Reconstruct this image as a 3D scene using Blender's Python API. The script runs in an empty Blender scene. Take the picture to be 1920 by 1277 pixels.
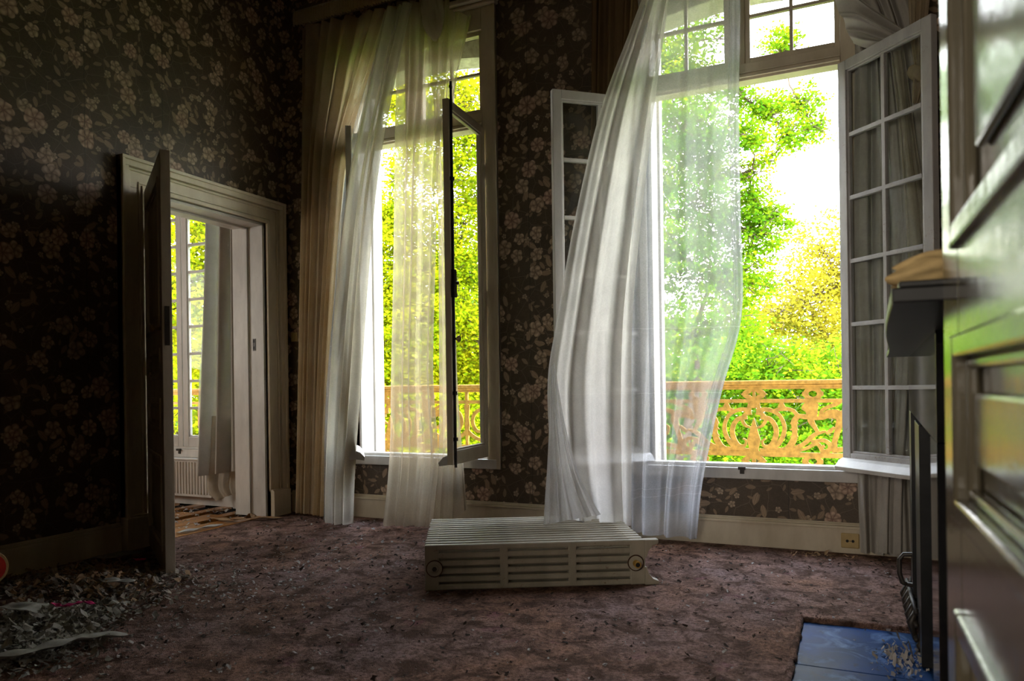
import bpy, math, random
import numpy as np
from mathutils import Vector, Matrix
R_ = math.radians; PI = math.pi
SC = bpy.context.scene; COL = SC.collection
random.seed(7); RNG = np.random.default_rng(11)

# ------------------------------------------------------------------ camera
CAM = np.array([3.977, -4.489, 0.95]); FPX = 1384.29; CYP = 723.6
YAW = R_(24.724); ROLL = R_(-0.792)
Fv = np.array([-math.sin(YAW), math.cos(YAW), 0.0]); Rv = np.array([math.cos(YAW), math.sin(YAW), 0.0]); Uv = np.array([0, 0, 1.0])
R2 = Rv*math.cos(ROLL)+Uv*math.sin(ROLL); U2 = -Rv*math.sin(ROLL)+Uv*math.cos(ROLL)
cd = bpy.data.cameras.new('camera'); cam = bpy.data.objects.new('camera', cd); COL.objects.link(cam)
cd.sensor_fit = 'HORIZONTAL'; cd.sensor_width = 36.0; cd.lens = FPX/1920*36
cd.shift_y = (CYP-638.5)/1920; cd.clip_start = 0.02; cd.clip_end = 200
cd.dof.use_dof = True; cd.dof.focus_distance = 4.6; cd.dof.aperture_fstop = 5.6
M = Matrix(((R2[0], U2[0], -Fv[0], CAM[0]), (R2[1], U2[1], -Fv[1], CAM[1]), (R2[2], U2[2], -Fv[2], CAM[2]), (0, 0, 0, 1)))
cam.matrix_world = M
SC.camera = cam

# ------------------------------------------------------------------ light, sky, exposure
SKY = 16.0; SUN = 13.0; HALL = 75.0; SIDE = 70.0
SC.view_settings.view_transform = 'Standard'; SC.view_settings.look = 'None'
SC.view_settings.exposure = 0.0; SC.view_settings.gamma = 1.0; SC.view_settings.use_curve_mapping = False
w = bpy.data.worlds.new('sky'); SC.world = w; w.use_nodes = True
nt = w.node_tree; nt.nodes.clear()
out = nt.nodes.new('ShaderNodeOutputWorld'); bg = nt.nodes.new('ShaderNodeBackground')
tc = nt.nodes.new('ShaderNodeTexCoord'); sp = nt.nodes.new('ShaderNodeSeparateXYZ'); cr = nt.nodes.new('ShaderNodeValToRGB')
nt.links.new(tc.outputs['Generated'], sp.inputs[0]); nt.links.new(sp.outputs['Z'], cr.inputs[0])
cr.color_ramp.elements[0].position = 0.0; cr.color_ramp.elements[0].color = (1.0, 0.94, 0.86, 1)
cr.color_ramp.elements[1].position = 0.7; cr.color_ramp.elements[1].color = (0.72, 0.82, 1.0, 1)
nt.links.new(cr.outputs[0], bg.inputs[0]); bg.inputs[1].default_value = SKY; nt.links.new(bg.outputs[0], out.inputs[0])
sl = bpy.data.lights.new('sun', 'SUN'); sl.energy = SUN; sl.angle = R_(3); sl.color = (1, 0.93, 0.75)
so = bpy.data.objects.new('sun', sl); COL.objects.link(so)
so.rotation_euler = Vector((0.75, -0.12, -0.75)).to_track_quat('-Z', 'Y').to_euler()
hl = bpy.data.lights.new('hall_fill', 'AREA'); hl.energy = HALL; hl.shape = 'RECTANGLE'; hl.size = 0.9; hl.size_y = 1.7; hl.color = (1.0, 0.9, 0.76)  # unseen fill lamp added behind the camera to lift the room
ho = bpy.data.objects.new('hall_fill', hl); COL.objects.link(ho); ho.location = (3.1, -6.6, 1.6)
ho.rotation_euler = Vector((-0.12, 1, 0.05)).to_track_quat('-Z', 'Z').to_euler()
wl = bpy.data.lights.new('side_room_fill', 'AREA'); wl.energy = SIDE; wl.shape = 'RECTANGLE'; wl.size = 1.1; wl.size_y = 2.2; wl.color = (1.0, 0.95, 0.86)  # added fill lamp out of view, brightens the side room and door jamb
wo = bpy.data.objects.new('side_room_fill', wl); COL.objects.link(wo); wo.location = (-2.9, -2.0, 1.7)
wo.rotation_euler = Vector((1, 0.25, -0.05)).to_track_quat('-Z', 'Z').to_euler()
try:
    SC.cycles.transparent_max_bounces = 32; SC.cycles.max_bounces = 10; SC.cycles.diffuse_bounces = 6
    SC.cycles.transmission_bounces = 8; SC.cycles.sample_clamp_indirect = 6.0
    SC.cycles.caustics_reflective = False; SC.cycles.caustics_refractive = False
except Exception: pass

# ------------------------------------------------------------------ helpers
def ray(u, v): return Fv+R2*(u-960)/FPX-U2*(v-CYP)/FPX
def PY(u, v, y): d = ray(u, v); return CAM+(y-CAM[1])/d[1]*d       # pixel -> point of the plane Y = y
def PX(u, v, x): d = ray(u, v); return CAM+(x-CAM[0])/d[0]*d
def PZ(u, v, z): d = ray(u, v); return CAM+(z-CAM[2])/d[2]*d
def PD(u, v, t): return CAM+t*ray(u, v)

OFF = {}
def off(o):
    return OFF.get(o.name, Vector((0, 0, 0))) if o else Vector((0, 0, 0))
def tag(o, label=None, cat=None, group=None, kind=None):
    if label: o['label'] = label
    if cat: o['category'] = cat
    if group: o['group'] = group
    if kind: o['kind'] = kind
    return o
def thing(name, loc=(0, 0, 0), label=None, cat=None, group=None, kind=None, parent=None):
    o = bpy.data.objects.new(name, None); COL.objects.link(o); o.empty_display_size = 0.1
    o.location = Vector(loc)-off(parent); o.parent = parent
    OFF[o.name] = Vector(loc)
    return tag(o, label, cat, group, kind)
I4 = Matrix.Identity(4)
def RZ(x, y, ang, z=0): return Matrix.Translation((x, y, z)) @ Matrix.Rotation(ang, 4, 'Z')
class MB:
    def __init__(s): s.v = []; s.f = []
    def add(s, vs, fs, T=None):
        b = len(s.v)
        if T is not None: vs = [T @ Vector(p) for p in vs]
        s.v += [tuple(p) for p in vs]; s.f += [tuple(b+i for i in f) for f in fs]
        return s
    def box(s, x0, x1, y0, y1, z0, z1, T=None, c=0.0):
        if x0 > x1: x0, x1 = x1, x0
        if y0 > y1: y0, y1 = y1, y0
        if z0 > z1: z0, z1 = z1, z0
        v = [(x, y, z) for z in (z0, z1) for y in (y0, y1) for x in (x0, x1)]
        return s.add(v, [(0, 2, 3, 1), (4, 5, 7, 6), (0, 1, 5, 4), (2, 6, 7, 3), (0, 4, 6, 2), (1, 3, 7, 5)], T)
    def tube(s, pts, r, n=10, T=None, cap=True):
        pts = [Vector(p) for p in pts]; m = len(pts); vs = []; fs = []
        rs = r if isinstance(r, (list, tuple)) else [r]*m
        up = None
        for i, p in enumerate(pts):
            d = (pts[min(i+1, m-1)]-pts[max(i-1, 0)]).normalized()
            if up is None: up = Vector((0, 0, 1)) if abs(d.z) < .9 else Vector((1, 0, 0))
            a = d.cross(up)
            if a.length < 1e-5: a = d.orthogonal()
            a.normalize(); b = a.cross(d).normalized(); up = b
            for k in range(n):
                t = 2*PI*k/n; vs.append(p+a*math.cos(t)*rs[i]+b*math.sin(t)*rs[i])
        for i in range(m-1):
            for k in range(n):
                k2 = (k+1) % n; fs.append((i*n+k, i*n+k2, (i+1)*n+k2, (i+1)*n+k))
        if cap: fs.append(tuple(range(n))[::-1]); fs.append(tuple((m-1)*n+k for k in range(n)))
        return s.add(vs, fs, T)
    def prism(s, poly, h0, h1, axis='Y', T=None):
        """extrude polygon [(a,b)] along axis; axis Y: a=x,b=z"""
        n = len(poly)
        def mk(a, b, h): return (a, h, b) if axis == 'Y' else ((h, a, b) if axis == 'X' else (a, b, h))
        vs = [mk(a, b, h0) for a, b in poly]+[mk(a, b, h1) for a, b in poly]
        fs = [tuple(range(n)), tuple(range(2*n-1, n-1, -1))]+[(i, i+n, (i+1) % n+n, (i+1) % n) for i in range(n)]
        return s.add(vs, fs, T)
    def build(s, name, mat, parent=None, label=None, cat=None, group=None, kind=None, smooth=False, bevel=0, local=False):
        me = bpy.data.meshes.new(name)
        o0 = (0, 0, 0) if local else off(parent)
        a = np.array(s.v, dtype=float)-np.array(o0, dtype=float)
        me.from_pydata(a.tolist(), [], s.f); me.update()
        import bmesh
        bm = bmesh.new(); bm.from_mesh(me); bmesh.ops.recalc_face_normals(bm, faces=bm.faces); bm.to_mesh(me); bm.free()
        if smooth:
            for p in me.polygons: p.use_smooth = True
        if mat: me.materials.append(mat)
        o = bpy.data.objects.new(name, me); COL.objects.link(o); o.parent = parent
        OFF[o.name] = Vector(o0)
        if bevel:
            b = o.modifiers.new('bevel', 'BEVEL'); b.width = bevel; b.segments = 2; b.limit_method = 'ANGLE'; b.angle_limit = R_(50)
        return tag(o, label, cat, group, kind)
def raw(name, V, Fq, mat, parent=None, **kw):
    """fast mesh from numpy quads"""
    me = bpy.data.meshes.new(name); n = len(V); m = len(Fq)
    V = np.asarray(V, dtype=np.float32)-np.array(off(parent), dtype=np.float32)
    k = Fq.shape[1]
    me.vertices.add(n); me.vertices.foreach_set('co', V.ravel())
    me.loops.add(m*k); me.loops.foreach_set('vertex_index', Fq.astype(np.int32).ravel())
    me.polygons.add(m); me.polygons.foreach_set('loop_start', np.arange(0, m*k, k, dtype=np.int32))
    try: me.polygons.foreach_set('loop_total', np.full(m, k, dtype=np.int32))
    except Exception: pass
    sm = kw.pop('smooth', False)
    me.polygons.foreach_set('use_smooth', np.full(m, sm, dtype=bool))
    me.update(calc_edges=True); me.validate()
    me.materials.append(mat)
    o = bpy.data.objects.new(name, me); COL.objects.link(o); o.parent = parent; OFF[o.name] = off(parent).copy() if parent else Vector((0, 0, 0))
    return tag(o, **kw)

# ------------------------------------------------------------------ materials
class NB:
    """little node builder"""
    def __init__(s, name):
        s.m = bpy.data.materials.new(name); s.m.use_nodes = True; s.t = s.m.node_tree; s.t.nodes.clear()
        s.out = s.n('OutputMaterial')
    def n(s, ty, **kw):
        nd = s.t.nodes.new('ShaderNode'+ty)
        for k, v in kw.items(): setattr(nd, k, v)
        return nd
    def l(s, a, b): s.t.links.new(a, b)
    def setin(s, sock, v):
        if isinstance(v, bpy.types.NodeSocket): s.l(v, sock)
        elif v is not None: sock.default_value = v
    def math(s, op, a, b=None, c=None, clamp=False):
        nd = s.n('Math', operation=op, use_clamp=clamp); s.setin(nd.inputs[0], a)
        if b is not None: s.setin(nd.inputs[1], b)
        if c is not None: s.setin(nd.inputs[2], c)
        return nd.outputs[0]
    def vmath(s, op, a, b=None, sc=None):
        nd = s.n('VectorMath', operation=op); s.setin(nd.inputs[0], a)
        if b is not None: s.setin(nd.inputs[1], b)
        if sc is not None: s.setin(nd.inputs['Scale'], sc)
        return nd
    def mix(s, f, a, b, blend='MIX'):
        nd = s.n('MixRGB', blend_type=blend); s.setin(nd.inputs[0], f); s.setin(nd.inputs[1], a); s.setin(nd.inputs[2], b); return nd.outputs[0]
    def ramp(s, f, st):
        nd = s.n('ValToRGB'); e = nd.color_ramp.elements
        while len(e) < len(st): e.new(0.5)
        for i, (p, c) in enumerate(st): e[i].position = p; e[i].color = (*c, 1) if len(c) == 3 else c
        s.l(f, nd.inputs[0]); return nd.outputs[0]
    def noise(s, v, sc, det=4, rough=.55, dist=0):
        nd = s.n('TexNoise'); s.setin(nd.inputs['Vector'], v); nd.inputs['Scale'].default_value = sc
        nd.inputs['Detail'].default_value = det; nd.inputs['Roughness'].default_value = rough; nd.inputs['Distortion'].default_value = dist
        return nd.outputs[0]
    def obj(s): return s.n('TexCoord').outputs['Object']
    def bump(s, h, st=.3, d=.01):
        b = s.n('Bump'); b.inputs['Strength'].default_value = st; b.inputs['Distance'].default_value = d; s.l(h, b.inputs['Height']); return b.outputs[0]
    def pbsdf(s, col, rough=.5, nrm=None, spec=.4, metal=0, coat=0):
        p = s.n('BsdfPrincipled'); s.setin(p.inputs['Base Color'], col); s.setin(p.inputs['Roughness'], rough)
        p.inputs['Specular IOR Level'].default_value = spec; p.inputs['Metallic'].default_value = metal
        p.inputs['Coat Weight'].default_value = coat
        if nrm is not None: s.l(nrm, p.inputs['Normal'])
        s.l(p.outputs[0], s.out.inputs[0]); return p
def C4(c): return (*c, 1)
def painted(name, c1, c2, chip=(.2, .15, .1), sc=6, rough=.45, spec=.4, chips=.66, bump=.25):
    b = NB(name); v = b.obj()
    st = b.n('Mapping'); b.l(v, st.inputs[0]); st.inputs['Scale'].default_value = (1, 1, .35)
    n1 = b.noise(st.outputs[0], sc, 6, .65); n2 = b.noise(v, 38, 5, .7, 1.5); n3 = b.noise(v, 3.1, 3)
    c = b.mix(b.ramp(n1, [(.35, (0, 0, 0)), (.7, (1, 1, 1))]), C4(c1), C4(c2))
    m = b.math('MULTIPLY', b.ramp(n2, [(chips, (0, 0, 0)), (chips+.05, (1, 1, 1))]), b.ramp(n3, [(.45, (0, 0, 0)), (.6, (1, 1, 1))]))
    c = b.mix(m, c, C4(chip))
    h = b.math('ADD', b.math('MULTIPLY', n2, .6), b.math('MULTIPLY', n1, .4))
    b.pbsdf(c, rough, b.bump(h, bump, .006), spec); return b.m
def plain(name, c, rough=.5, spec=.4, metal=0, var=.25, sc=20, bump=.1, coat=0):
    b = NB(name); v = b.obj(); n = b.noise(v, sc, 5, .6)
    c2 = tuple(x*(1-var) for x in c); c3 = tuple(min(1, x*(1+var)) for x in c)
    col = b.mix(b.ramp(n, [(.3, (0, 0, 0)), (.7, (1, 1, 1))]), C4(c2), C4(c3))
    b.pbsdf(col, rough, b.bump(n, bump, .004), spec, metal, coat); return b.m

def wallpaper(name, axis):
    b = NB(name); o = b.obj(); sp_ = b.n('SeparateXYZ'); b.l(o, sp_.inputs[0])
    cm = b.n('CombineXYZ'); b.l(sp_.outputs[axis], cm.inputs[0]); b.l(sp_.outputs['Z'], cm.inputs[1]); P = cm.outputs[0]
    nz = b.n('TexNoise'); b.l(P, nz.inputs['Vector']); nz.inputs['Scale'].default_value = 20; nz.inputs['Detail'].default_value = 2
    wob = b.vmath('SCALE', b.vmath('SUBTRACT', nz.outputs['Color'], (.5, .5, .5)).outputs[0], None, .014).outputs[0]
    Pw = b.vmath('ADD', P, wob).outputs[0]
    base = b.mix(b.ramp(b.noise(P, 3, 5, .6), [(.3, (0, 0, 0)), (.75, (1, 1, 1))]), C4((.050, .032, .017)), C4((.10, .068, .038)))
    fine = b.noise(P, 160, 3, .6)
    base = b.mix(b.math('MULTIPLY', b.ramp(b.noise(P, 22, 6, .7, 2.0), [(.47, (0, 0, 0)), (.5, (1, 1, 1)), (.53, (0, 0, 0))]), .3), base, C4((.18, .14, .095)))
    col = base
    def layer(col, scale, R0, petals, depth, dens, c1, c2, seed, randomness=.8):
        sh = b.vmath('ADD', Pw, (seed*1.37, seed*2.11, 0)).outputs[0]
        S = b.vmath('SCALE', sh, None, scale).outputs[0]
        vo = b.n('TexVoronoi', voronoi_dimensions='2D', feature='F1'); b.l(S, vo.inputs['Vector']); vo.inputs['Scale'].default_value = 1.0; vo.inputs['Randomness'].default_value = randomness
        d = b.vmath('SUBTRACT', S, vo.outputs['Position']).outputs[0]
        sx = b.n('SeparateXYZ'); b.l(d, sx.inputs[0]); rc = b.n('SeparateColor'); b.l(vo.outputs['Color'], rc.inputs[0])
        th = b.math('ARCTAN2', sx.outputs[1], sx.outputs[0])
        th = b.math('ADD', th, b.math('MULTIPLY', rc.outputs[0], 6.28))
        r = b.vmath('LENGTH', d).outputs['Value']
        size = b.math('MULTIPLY_ADD', rc.outputs[1], .35, .7)
        ca = b.math('ABSOLUTE', b.math('COSINE', b.math('MULTIPLY', th, petals/2)))
        ca = b.math('POWER', ca, .6)
        rr = b.math('MULTIPLY', b.math('MULTIPLY_ADD', ca, depth, 1-depth), b.math('MULTIPLY', size, R0))
        rel = b.math('DIVIDE', r, rr)
        mask = b.ramp(rel, [(.93, (1, 1, 1)), (1.0, (0, 0, 0))])
        mask = b.math('MULTIPLY', mask, b.math('LESS_THAN', rc.outputs[2], dens))
        swirl = b.math('SINE', b.math('ADD', b.math('MULTIPLY', rel, 11), b.math('MULTIPLY', th, 3)))
        edge = b.math('MULTIPLY', ca, b.math('MULTIPLY_ADD', swirl, .22, .75))
        cen = b.ramp(rel, [(.05, (.15, .15, .15)), (.3, (.7, .7, .7)), (.85, (1, 1, 1)), (1.0, (.5, .5, .5))])
        shade = b.math('MULTIPLY', edge, cen)
        fc = b.mix(shade, C4(c1), C4(c2))
        return b.mix(mask, col, fc)
    def leaves(col, scale, L, W, dens, c1, c2, seed):
        sh = b.vmath('ADD', Pw, (seed*1.37, seed*2.11, 0)).outputs[0]
        S = b.vmath('SCALE', sh, None, scale).outputs[0]
        vo = b.n('TexVoronoi', voronoi_dimensions='2D', feature='F1'); b.l(S, vo.inputs['Vector']); vo.inputs['Scale'].default_value = 1.0
        d = b.vmath('SUBTRACT', S, vo.outputs['Position']).outputs[0]
        rc = b.n('SeparateColor'); b.l(vo.outputs['Color'], rc.inputs[0])
        ro = b.n('VectorRotate', rotation_type='Z_AXIS'); b.l(d, ro.inputs['Vector']); b.l(b.math('MULTIPLY', rc.outputs[0], 6.28), ro.inputs['Angle'])
        sx = b.n('SeparateXYZ'); b.l(ro.outputs[0], sx.inputs[0])
        x = b.math('DIVIDE', sx.outputs[0], L); y = b.math('ABSOLUTE', b.math('DIVIDE', sx.outputs[1], W))
        k = b.math('SUBTRACT', b.math('SUBTRACT', 1, b.math('MULTIPLY', x, x)), y)
        mask = b.math('MULTIPLY', b.ramp(k, [(0, (0, 0, 0)), (.12, (1, 1, 1))]), b.math('LESS_THAN', rc.outputs[2], dens))
        fc = b.mix(b.ramp(y, [(0, (.1, .1, .1)), (.1, (1, 1, 1)), (.9, (.5, .5, .5))]), C4(c1), C4(c2))
        return b.mix(mask, col, fc)
    # trailing stems
    vo = b.n('TexVoronoi', voronoi_dimensions='2D', feature='DISTANCE_TO_EDGE'); b.l(Pw, vo.inputs['Vector']); vo.inputs['Scale'].default_value = 8.5
    stem = b.ramp(vo.outputs['Distance'], [(.008, (1, 1, 1)), (.02, (0, 0, 0))])
    col = b.mix(b.math('MULTIPLY', stem, .6), col, C4((.2, .155, .105)))
    g1, g2 = (.10, .065, .035), (.29, .20, .12); f1, f2 = (.12, .075, .045), (.68, .50, .35)
    col = leaves(col, 17, .36, .16, .45, g1, g2, 1.3)
    col = leaves(col, 11.5, .36, .17, .45, g1, (.33, .23, .145), 4.7)
    col = layer(col, 12, .28, 5, .35, .3, (.14, .10, .06), (.60, .45, .31), 2.2)
    col = leaves(col, 9.5, .40, .19, .3, g1, (.40, .28, .18), 9.1)
    col = layer(col, 7.2, .40, 5, .30, .42, f1, f2, 6.4)
    col = layer(col, 5.6, .36, 7, .2, .33, (.14, .065, .045), (.70, .49, .35), 3.9)
    seam = b.math('PINGPONG', b.math('ADD', sp_.outputs[axis], .07), .265)
    col = b.mix(b.ramp(seam, [(.0, (.75, .75, .75)), (.004, (0, 0, 0))]), col, C4((.02, .014, .01)))
    col = b.mix(b.ramp(b.noise(P, 1.4, 6, .7), [(.45, (0, 0, 0)), (.8, (.6, .6, .6))]), col, C4((.045, .034, .024)))
    h = b.math('ADD', b.math('MULTIPLY', fine, .4), b.noise(P, 9, 4, .6))
    b.pbsdf(col, b.math('MULTIPLY_ADD', fine, .3, .38), b.bump(h, .25, .006), .45); return b.m

def sheer(name, c, transp, tl=.55, rough_c=None, stain=None, seams=()):
    b = NB(name); v = b.obj()
    n = b.noise(v, 5, 5, .65)
    col = b.mix(b.ramp(n, [(.35, (0, 0, 0)), (.7, (1, 1, 1))]), C4(tuple(x*.82 for x in c)), C4(c))
    if stain:
        col = b.mix(b.ramp(b.noise(v, 2.2, 4, .6), [(.4, (0, 0, 0)), (.62, (1, 1, 1))]), col, C4(stain))
    wv = b.noise(v, 140, 2)
    df = b.n('BsdfDiffuse'); tr = b.n('BsdfTranslucent'); tp = b.n('BsdfTransparent'); b.l(col, df.inputs[0]); b.l(col, tr.inputs[0])
    m1 = b.n('MixShader'); m1.inputs[0].default_value = tl; b.l(df.outputs[0], m1.inputs[1]); b.l(tr.outputs[0], m1.inputs[2])
    f = b.math('ADD', b.math('MULTIPLY', b.math('SUBTRACT', wv, .5), .25), transp, clamp=True)
    if seams:
        sp_ = b.n('SeparateXYZ'); b.l(v, sp_.inputs[0]); z = b.math('ADD', sp_.outputs['Z'], b.math('MULTIPLY_ADD', b.noise(v, 14, 3), .02, -.01)); tot = None
        for zz in seams:
            k = b.math('LESS_THAN', b.math('ABSOLUTE', b.math('SUBTRACT', z, zz)), .0018); tot = k if tot is None else b.math('MAXIMUM', tot, k)
        f = b.math('MULTIPLY', f, b.math('MULTIPLY_ADD', tot, -.3, 1))
    m2 = b.n('MixShader'); b.l(f, m2.inputs[0]); b.l(m1.outputs[0], m2.inputs[1]); b.l(tp.outputs[0], m2.inputs[2])
    b.l(m2.outputs[0], b.out.inputs[0]); return b.m
def glassmat(name, tint=(.96, .98, .97), refl=.06, dirt=.05):
    b = NB(name); v = b.obj()
    tp = b.n('BsdfTransparent'); tp.inputs[0].default_value = C4(tint); gl = b.n('BsdfGlossy'); gl.inputs['Roughness'].default_value = .03
    lw = b.n('LayerWeight'); fr = b.math('MULTIPLY_ADD', b.math('POWER', lw.outputs['Facing'], 5), .5, .025)
    m = b.n('MixShader'); b.l(fr, m.inputs[0]); b.l(tp.outputs[0], m.inputs[1]); b.l(gl.outputs[0], m.inputs[2])
    df = b.n('BsdfDiffuse'); df.inputs[0].default_value = (.5, .48, .42, 1)
    m2 = b.n('MixShader'); b.l(b.math('MULTIPLY', b.ramp(b.noise(v, 7, 6, .7), [(.4, (0, 0, 0)), (.8, (1, 1, 1))]), dirt*2), m2.inputs[0]); b.l(m.outputs[0], m2.inputs[1]); b.l(df.outputs[0], m2.inputs[2])
    b.l(m2.outputs[0], b.out.inputs[0]); return b.m
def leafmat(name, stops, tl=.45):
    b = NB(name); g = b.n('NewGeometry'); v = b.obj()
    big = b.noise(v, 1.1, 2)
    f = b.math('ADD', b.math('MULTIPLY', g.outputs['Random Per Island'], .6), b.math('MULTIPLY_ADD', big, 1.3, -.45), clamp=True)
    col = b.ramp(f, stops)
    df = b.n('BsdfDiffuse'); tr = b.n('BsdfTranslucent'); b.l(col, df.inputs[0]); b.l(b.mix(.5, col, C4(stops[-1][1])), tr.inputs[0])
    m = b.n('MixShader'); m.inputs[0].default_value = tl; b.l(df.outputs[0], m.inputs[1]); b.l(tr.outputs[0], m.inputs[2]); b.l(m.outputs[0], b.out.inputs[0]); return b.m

m_trim = painted('aged_cream_paint', (.50, .42, .30), (.70, .62, .48), sc=4)
m_trimw = painted('weathered_white_paint', (.48, .46, .43), (.68, .66, .62), sc=5)
m_door = painted('dirty_cream_door_paint', (.30, .24, .17), (.44, .37, .28), sc=5)
m_gloss = painted('glossy_olive_door_paint', (.065, .055, .036), (.10, .088, .06), sc=3, rough=.14, spec=.9, bump=.08)
m_wpL = wallpaper('floral_wallpaper_side', 'Y'); m_wpB = wallpaper('floral_wallpaper_window_wall', 'X')
m_glass = glassmat('old_glass'); m_glassd = glassmat('dusty_glass', (.9, .9, .88), dirt=.12)
m_sheer = sheer('white_sheer', (.58, .58, .60), .52, .45, seams=(1.25, .90, .385, .34, .03))
m_sheer2 = sheer('doubled_white_sheer', (.76, .73, .68), .22, .5, seams=(1.25, .90))
m_ochre = sheer('yellowed_sheer', (.72, .60, .42), .20, .6, stain=(.56, .43, .25))
m_curl = sheer('bright_hem_sheer', (.85, .84, .84), .25, .5)
m_strip = sheer('cream_sheer', (.60, .50, .36), .34, .55)
m_greige = sheer('grey_green_sheer', (.60, .54, .43), .14, .5)
m_grey = sheer('dusty_grey_curtain', (.50, .47, .42), .02, .2)
m_brown = sheer('brown_drape', (.22, .14, .07), .03, .3)
m_ceil = plain('ceiling_plaster', (.45, .40, .33), .9)
m_plaster = plain('facade_render', (.55, .52, .45), .9)
m_iron = plain('dark_iron', (.035, .028, .022), .5, .5, .3)
m_brass = plain('worn_brass', (.30, .20, .08), .4, .5, .8)
m_marble = plain('polished_black_marble', (.008, .008, .009), .06, .9, 0, .6, 5, .0)
m_marbled = plain('dull_black_marble', (.010, .010, .010), .38, .25, 0, .5, 12, .1)
m_soot = plain('soot', (.012, .010, .009), .95, .1)
m_bark = plain('bark', (.10, .075, .05), .9, .2, 0, .4, 12, .4)
m_cloth = plain('beige_linen', (.50, .36, .17), .9, .1)
m_paper = plain('torn_paper', (.30, .28, .24), .9, .1, 0, .3, 14)
m_paper2 = plain('torn_wallpaper_back', (.34, .22, .13), .85, .1, 0, .3, 9)
m_red = plain('red_print', (.55, .03, .02), .5); m_pink = plain('magenta_ribbon', (.6, .02, .16), .5)
m_white = plain('white_enamel', (.7, .68, .62), .4)
m_beigepl = plain('yellowed_plastic', (.46, .33, .14), .45, .4, 0, .15)
m_rust = plain('brown_rust', (.07, .03, .015), .8, .2)
m_hole = plain('socket_hole', (.01, .01, .01), .7)
m_rail = plain('rusty_gold_iron', (.47, .275, .055), .6, .3, 0, .35, 30, .4)
m_orange = plain('ochre_side_room_paper', (.36, .20, .07), .85, .2, 0, .3, 5)
m_dirt = plain('mixed_debris', (.25, .21, .17), .95, .1, 0, .7, 30)
m_cable = plain('pale_cable', (.5, .65, .75), .6)

def carpet_mat():
    b = NB('worn_rose_brown_carpet'); v = b.obj()
    n1 = b.noise(v, 1.6, 5, .6); n2 = b.noise(v, 60, 4, .75); n3 = b.noise(v, 9, 6, .7, .6); n4 = b.noise(v, 240, 2, .6)
    c = b.mix(b.ramp(n1, [(.35, (0, 0, 0)), (.65, (1, 1, 1))]), C4((.52, .28, .185)), C4((.45, .30, .275)))
    c = b.mix(b.ramp(n3, [(.40, (0, 0, 0)), (.58, (1, 1, 1))]), C4((.15, .085, .06)), c)
    c = b.mix(b.ramp(n2, [(.38, (.75, .75, .75)), (.55, (0, 0, 0))]), c, C4((.08, .05, .038)))
    c = b.mix(b.ramp(b.noise(v, 4.3, 4, .6), [(.62, (0, 0, 0)), (.72, (.5, .5, .5))]), c, C4((.38, .14, .19)))
    h = b.math('ADD', b.math('MULTIPLY', n2, .8), b.math('MULTIPLY', n4, .4))
    h = b.math('ADD', h, b.math('MULTIPLY', n3, .8))
    b.pbsdf(c, .95, b.bump(h, 1.0, .035), .08); return b.m
m_carpet = carpet_mat()
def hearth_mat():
    b = NB('sky_tinted_hearth'); v = b.obj(); n = b.noise(v, 6, 7, .7, 1.0); n2 = b.noise(v, 2.4, 4, .6)
    c = b.mix(b.ramp(n2, [(.35, (0, 0, 0)), (.6, (1, 1, 1))]), C4((.003, .045, .20)), C4((.01, .03, .07)))  # blue ground and pale patches paint a sky reflection into the slab colour
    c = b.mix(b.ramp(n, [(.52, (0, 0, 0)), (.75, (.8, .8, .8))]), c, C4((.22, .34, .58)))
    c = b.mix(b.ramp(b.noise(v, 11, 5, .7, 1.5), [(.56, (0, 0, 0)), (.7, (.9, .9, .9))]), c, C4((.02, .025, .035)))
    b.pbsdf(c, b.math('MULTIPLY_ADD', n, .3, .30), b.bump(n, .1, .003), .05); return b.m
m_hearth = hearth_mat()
def parquet_mat():
    b = NB('varnished_parquet'); v = b.obj(); mp = b.n('Mapping'); b.l(v, mp.inputs[0]); mp.inputs['Scale'].default_value = (12, 1.2, 1)
    n = b.noise(mp.outputs[0], 6, 6, .7); g = b.n('ObjectInfo')
    c = b.mix(n, C4((.24, .09, .02)), C4((.50, .22, .06)))
    c = b.mix(b.math('MULTIPLY', g.outputs['Random'], .35), c, C4((.20, .08, .02)))
    b.pbsdf(c, .25, b.bump(n, .1, .003), .5); return b.m
m_parq = parquet_mat()
m_sash = painted('grey_weathered_sash_paint', (.30, .285, .28), (.46, .44, .425), sc=5, chips=.6)
m_rad = painted('chipped_radiator_enamel', (.36, .325, .25), (.50, .455, .36), (.14, .07, .03), sc=9, chips=.60)
def grass_mat():
    b = NB('lawn'); v = b.obj(); b.pbsdf(b.mix(b.noise(v, 2, 6, .7), C4((.03, .09, .01)), C4((.12, .2, .02))), .9); return b.m
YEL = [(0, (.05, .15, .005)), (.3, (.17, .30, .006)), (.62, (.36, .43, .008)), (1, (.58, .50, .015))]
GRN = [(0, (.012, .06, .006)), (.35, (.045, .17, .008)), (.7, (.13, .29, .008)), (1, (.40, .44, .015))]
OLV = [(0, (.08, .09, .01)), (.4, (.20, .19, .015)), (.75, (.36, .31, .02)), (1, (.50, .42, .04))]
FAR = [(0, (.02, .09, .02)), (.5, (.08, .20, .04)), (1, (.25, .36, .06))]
m_ly, m_lg, m_lo, m_lf = leafmat('spring_yellow_leaves', YEL), leafmat('green_leaves', GRN), leafmat('olive_gold_leaves', OLV), leafmat('far_leaves', FAR)

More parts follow.
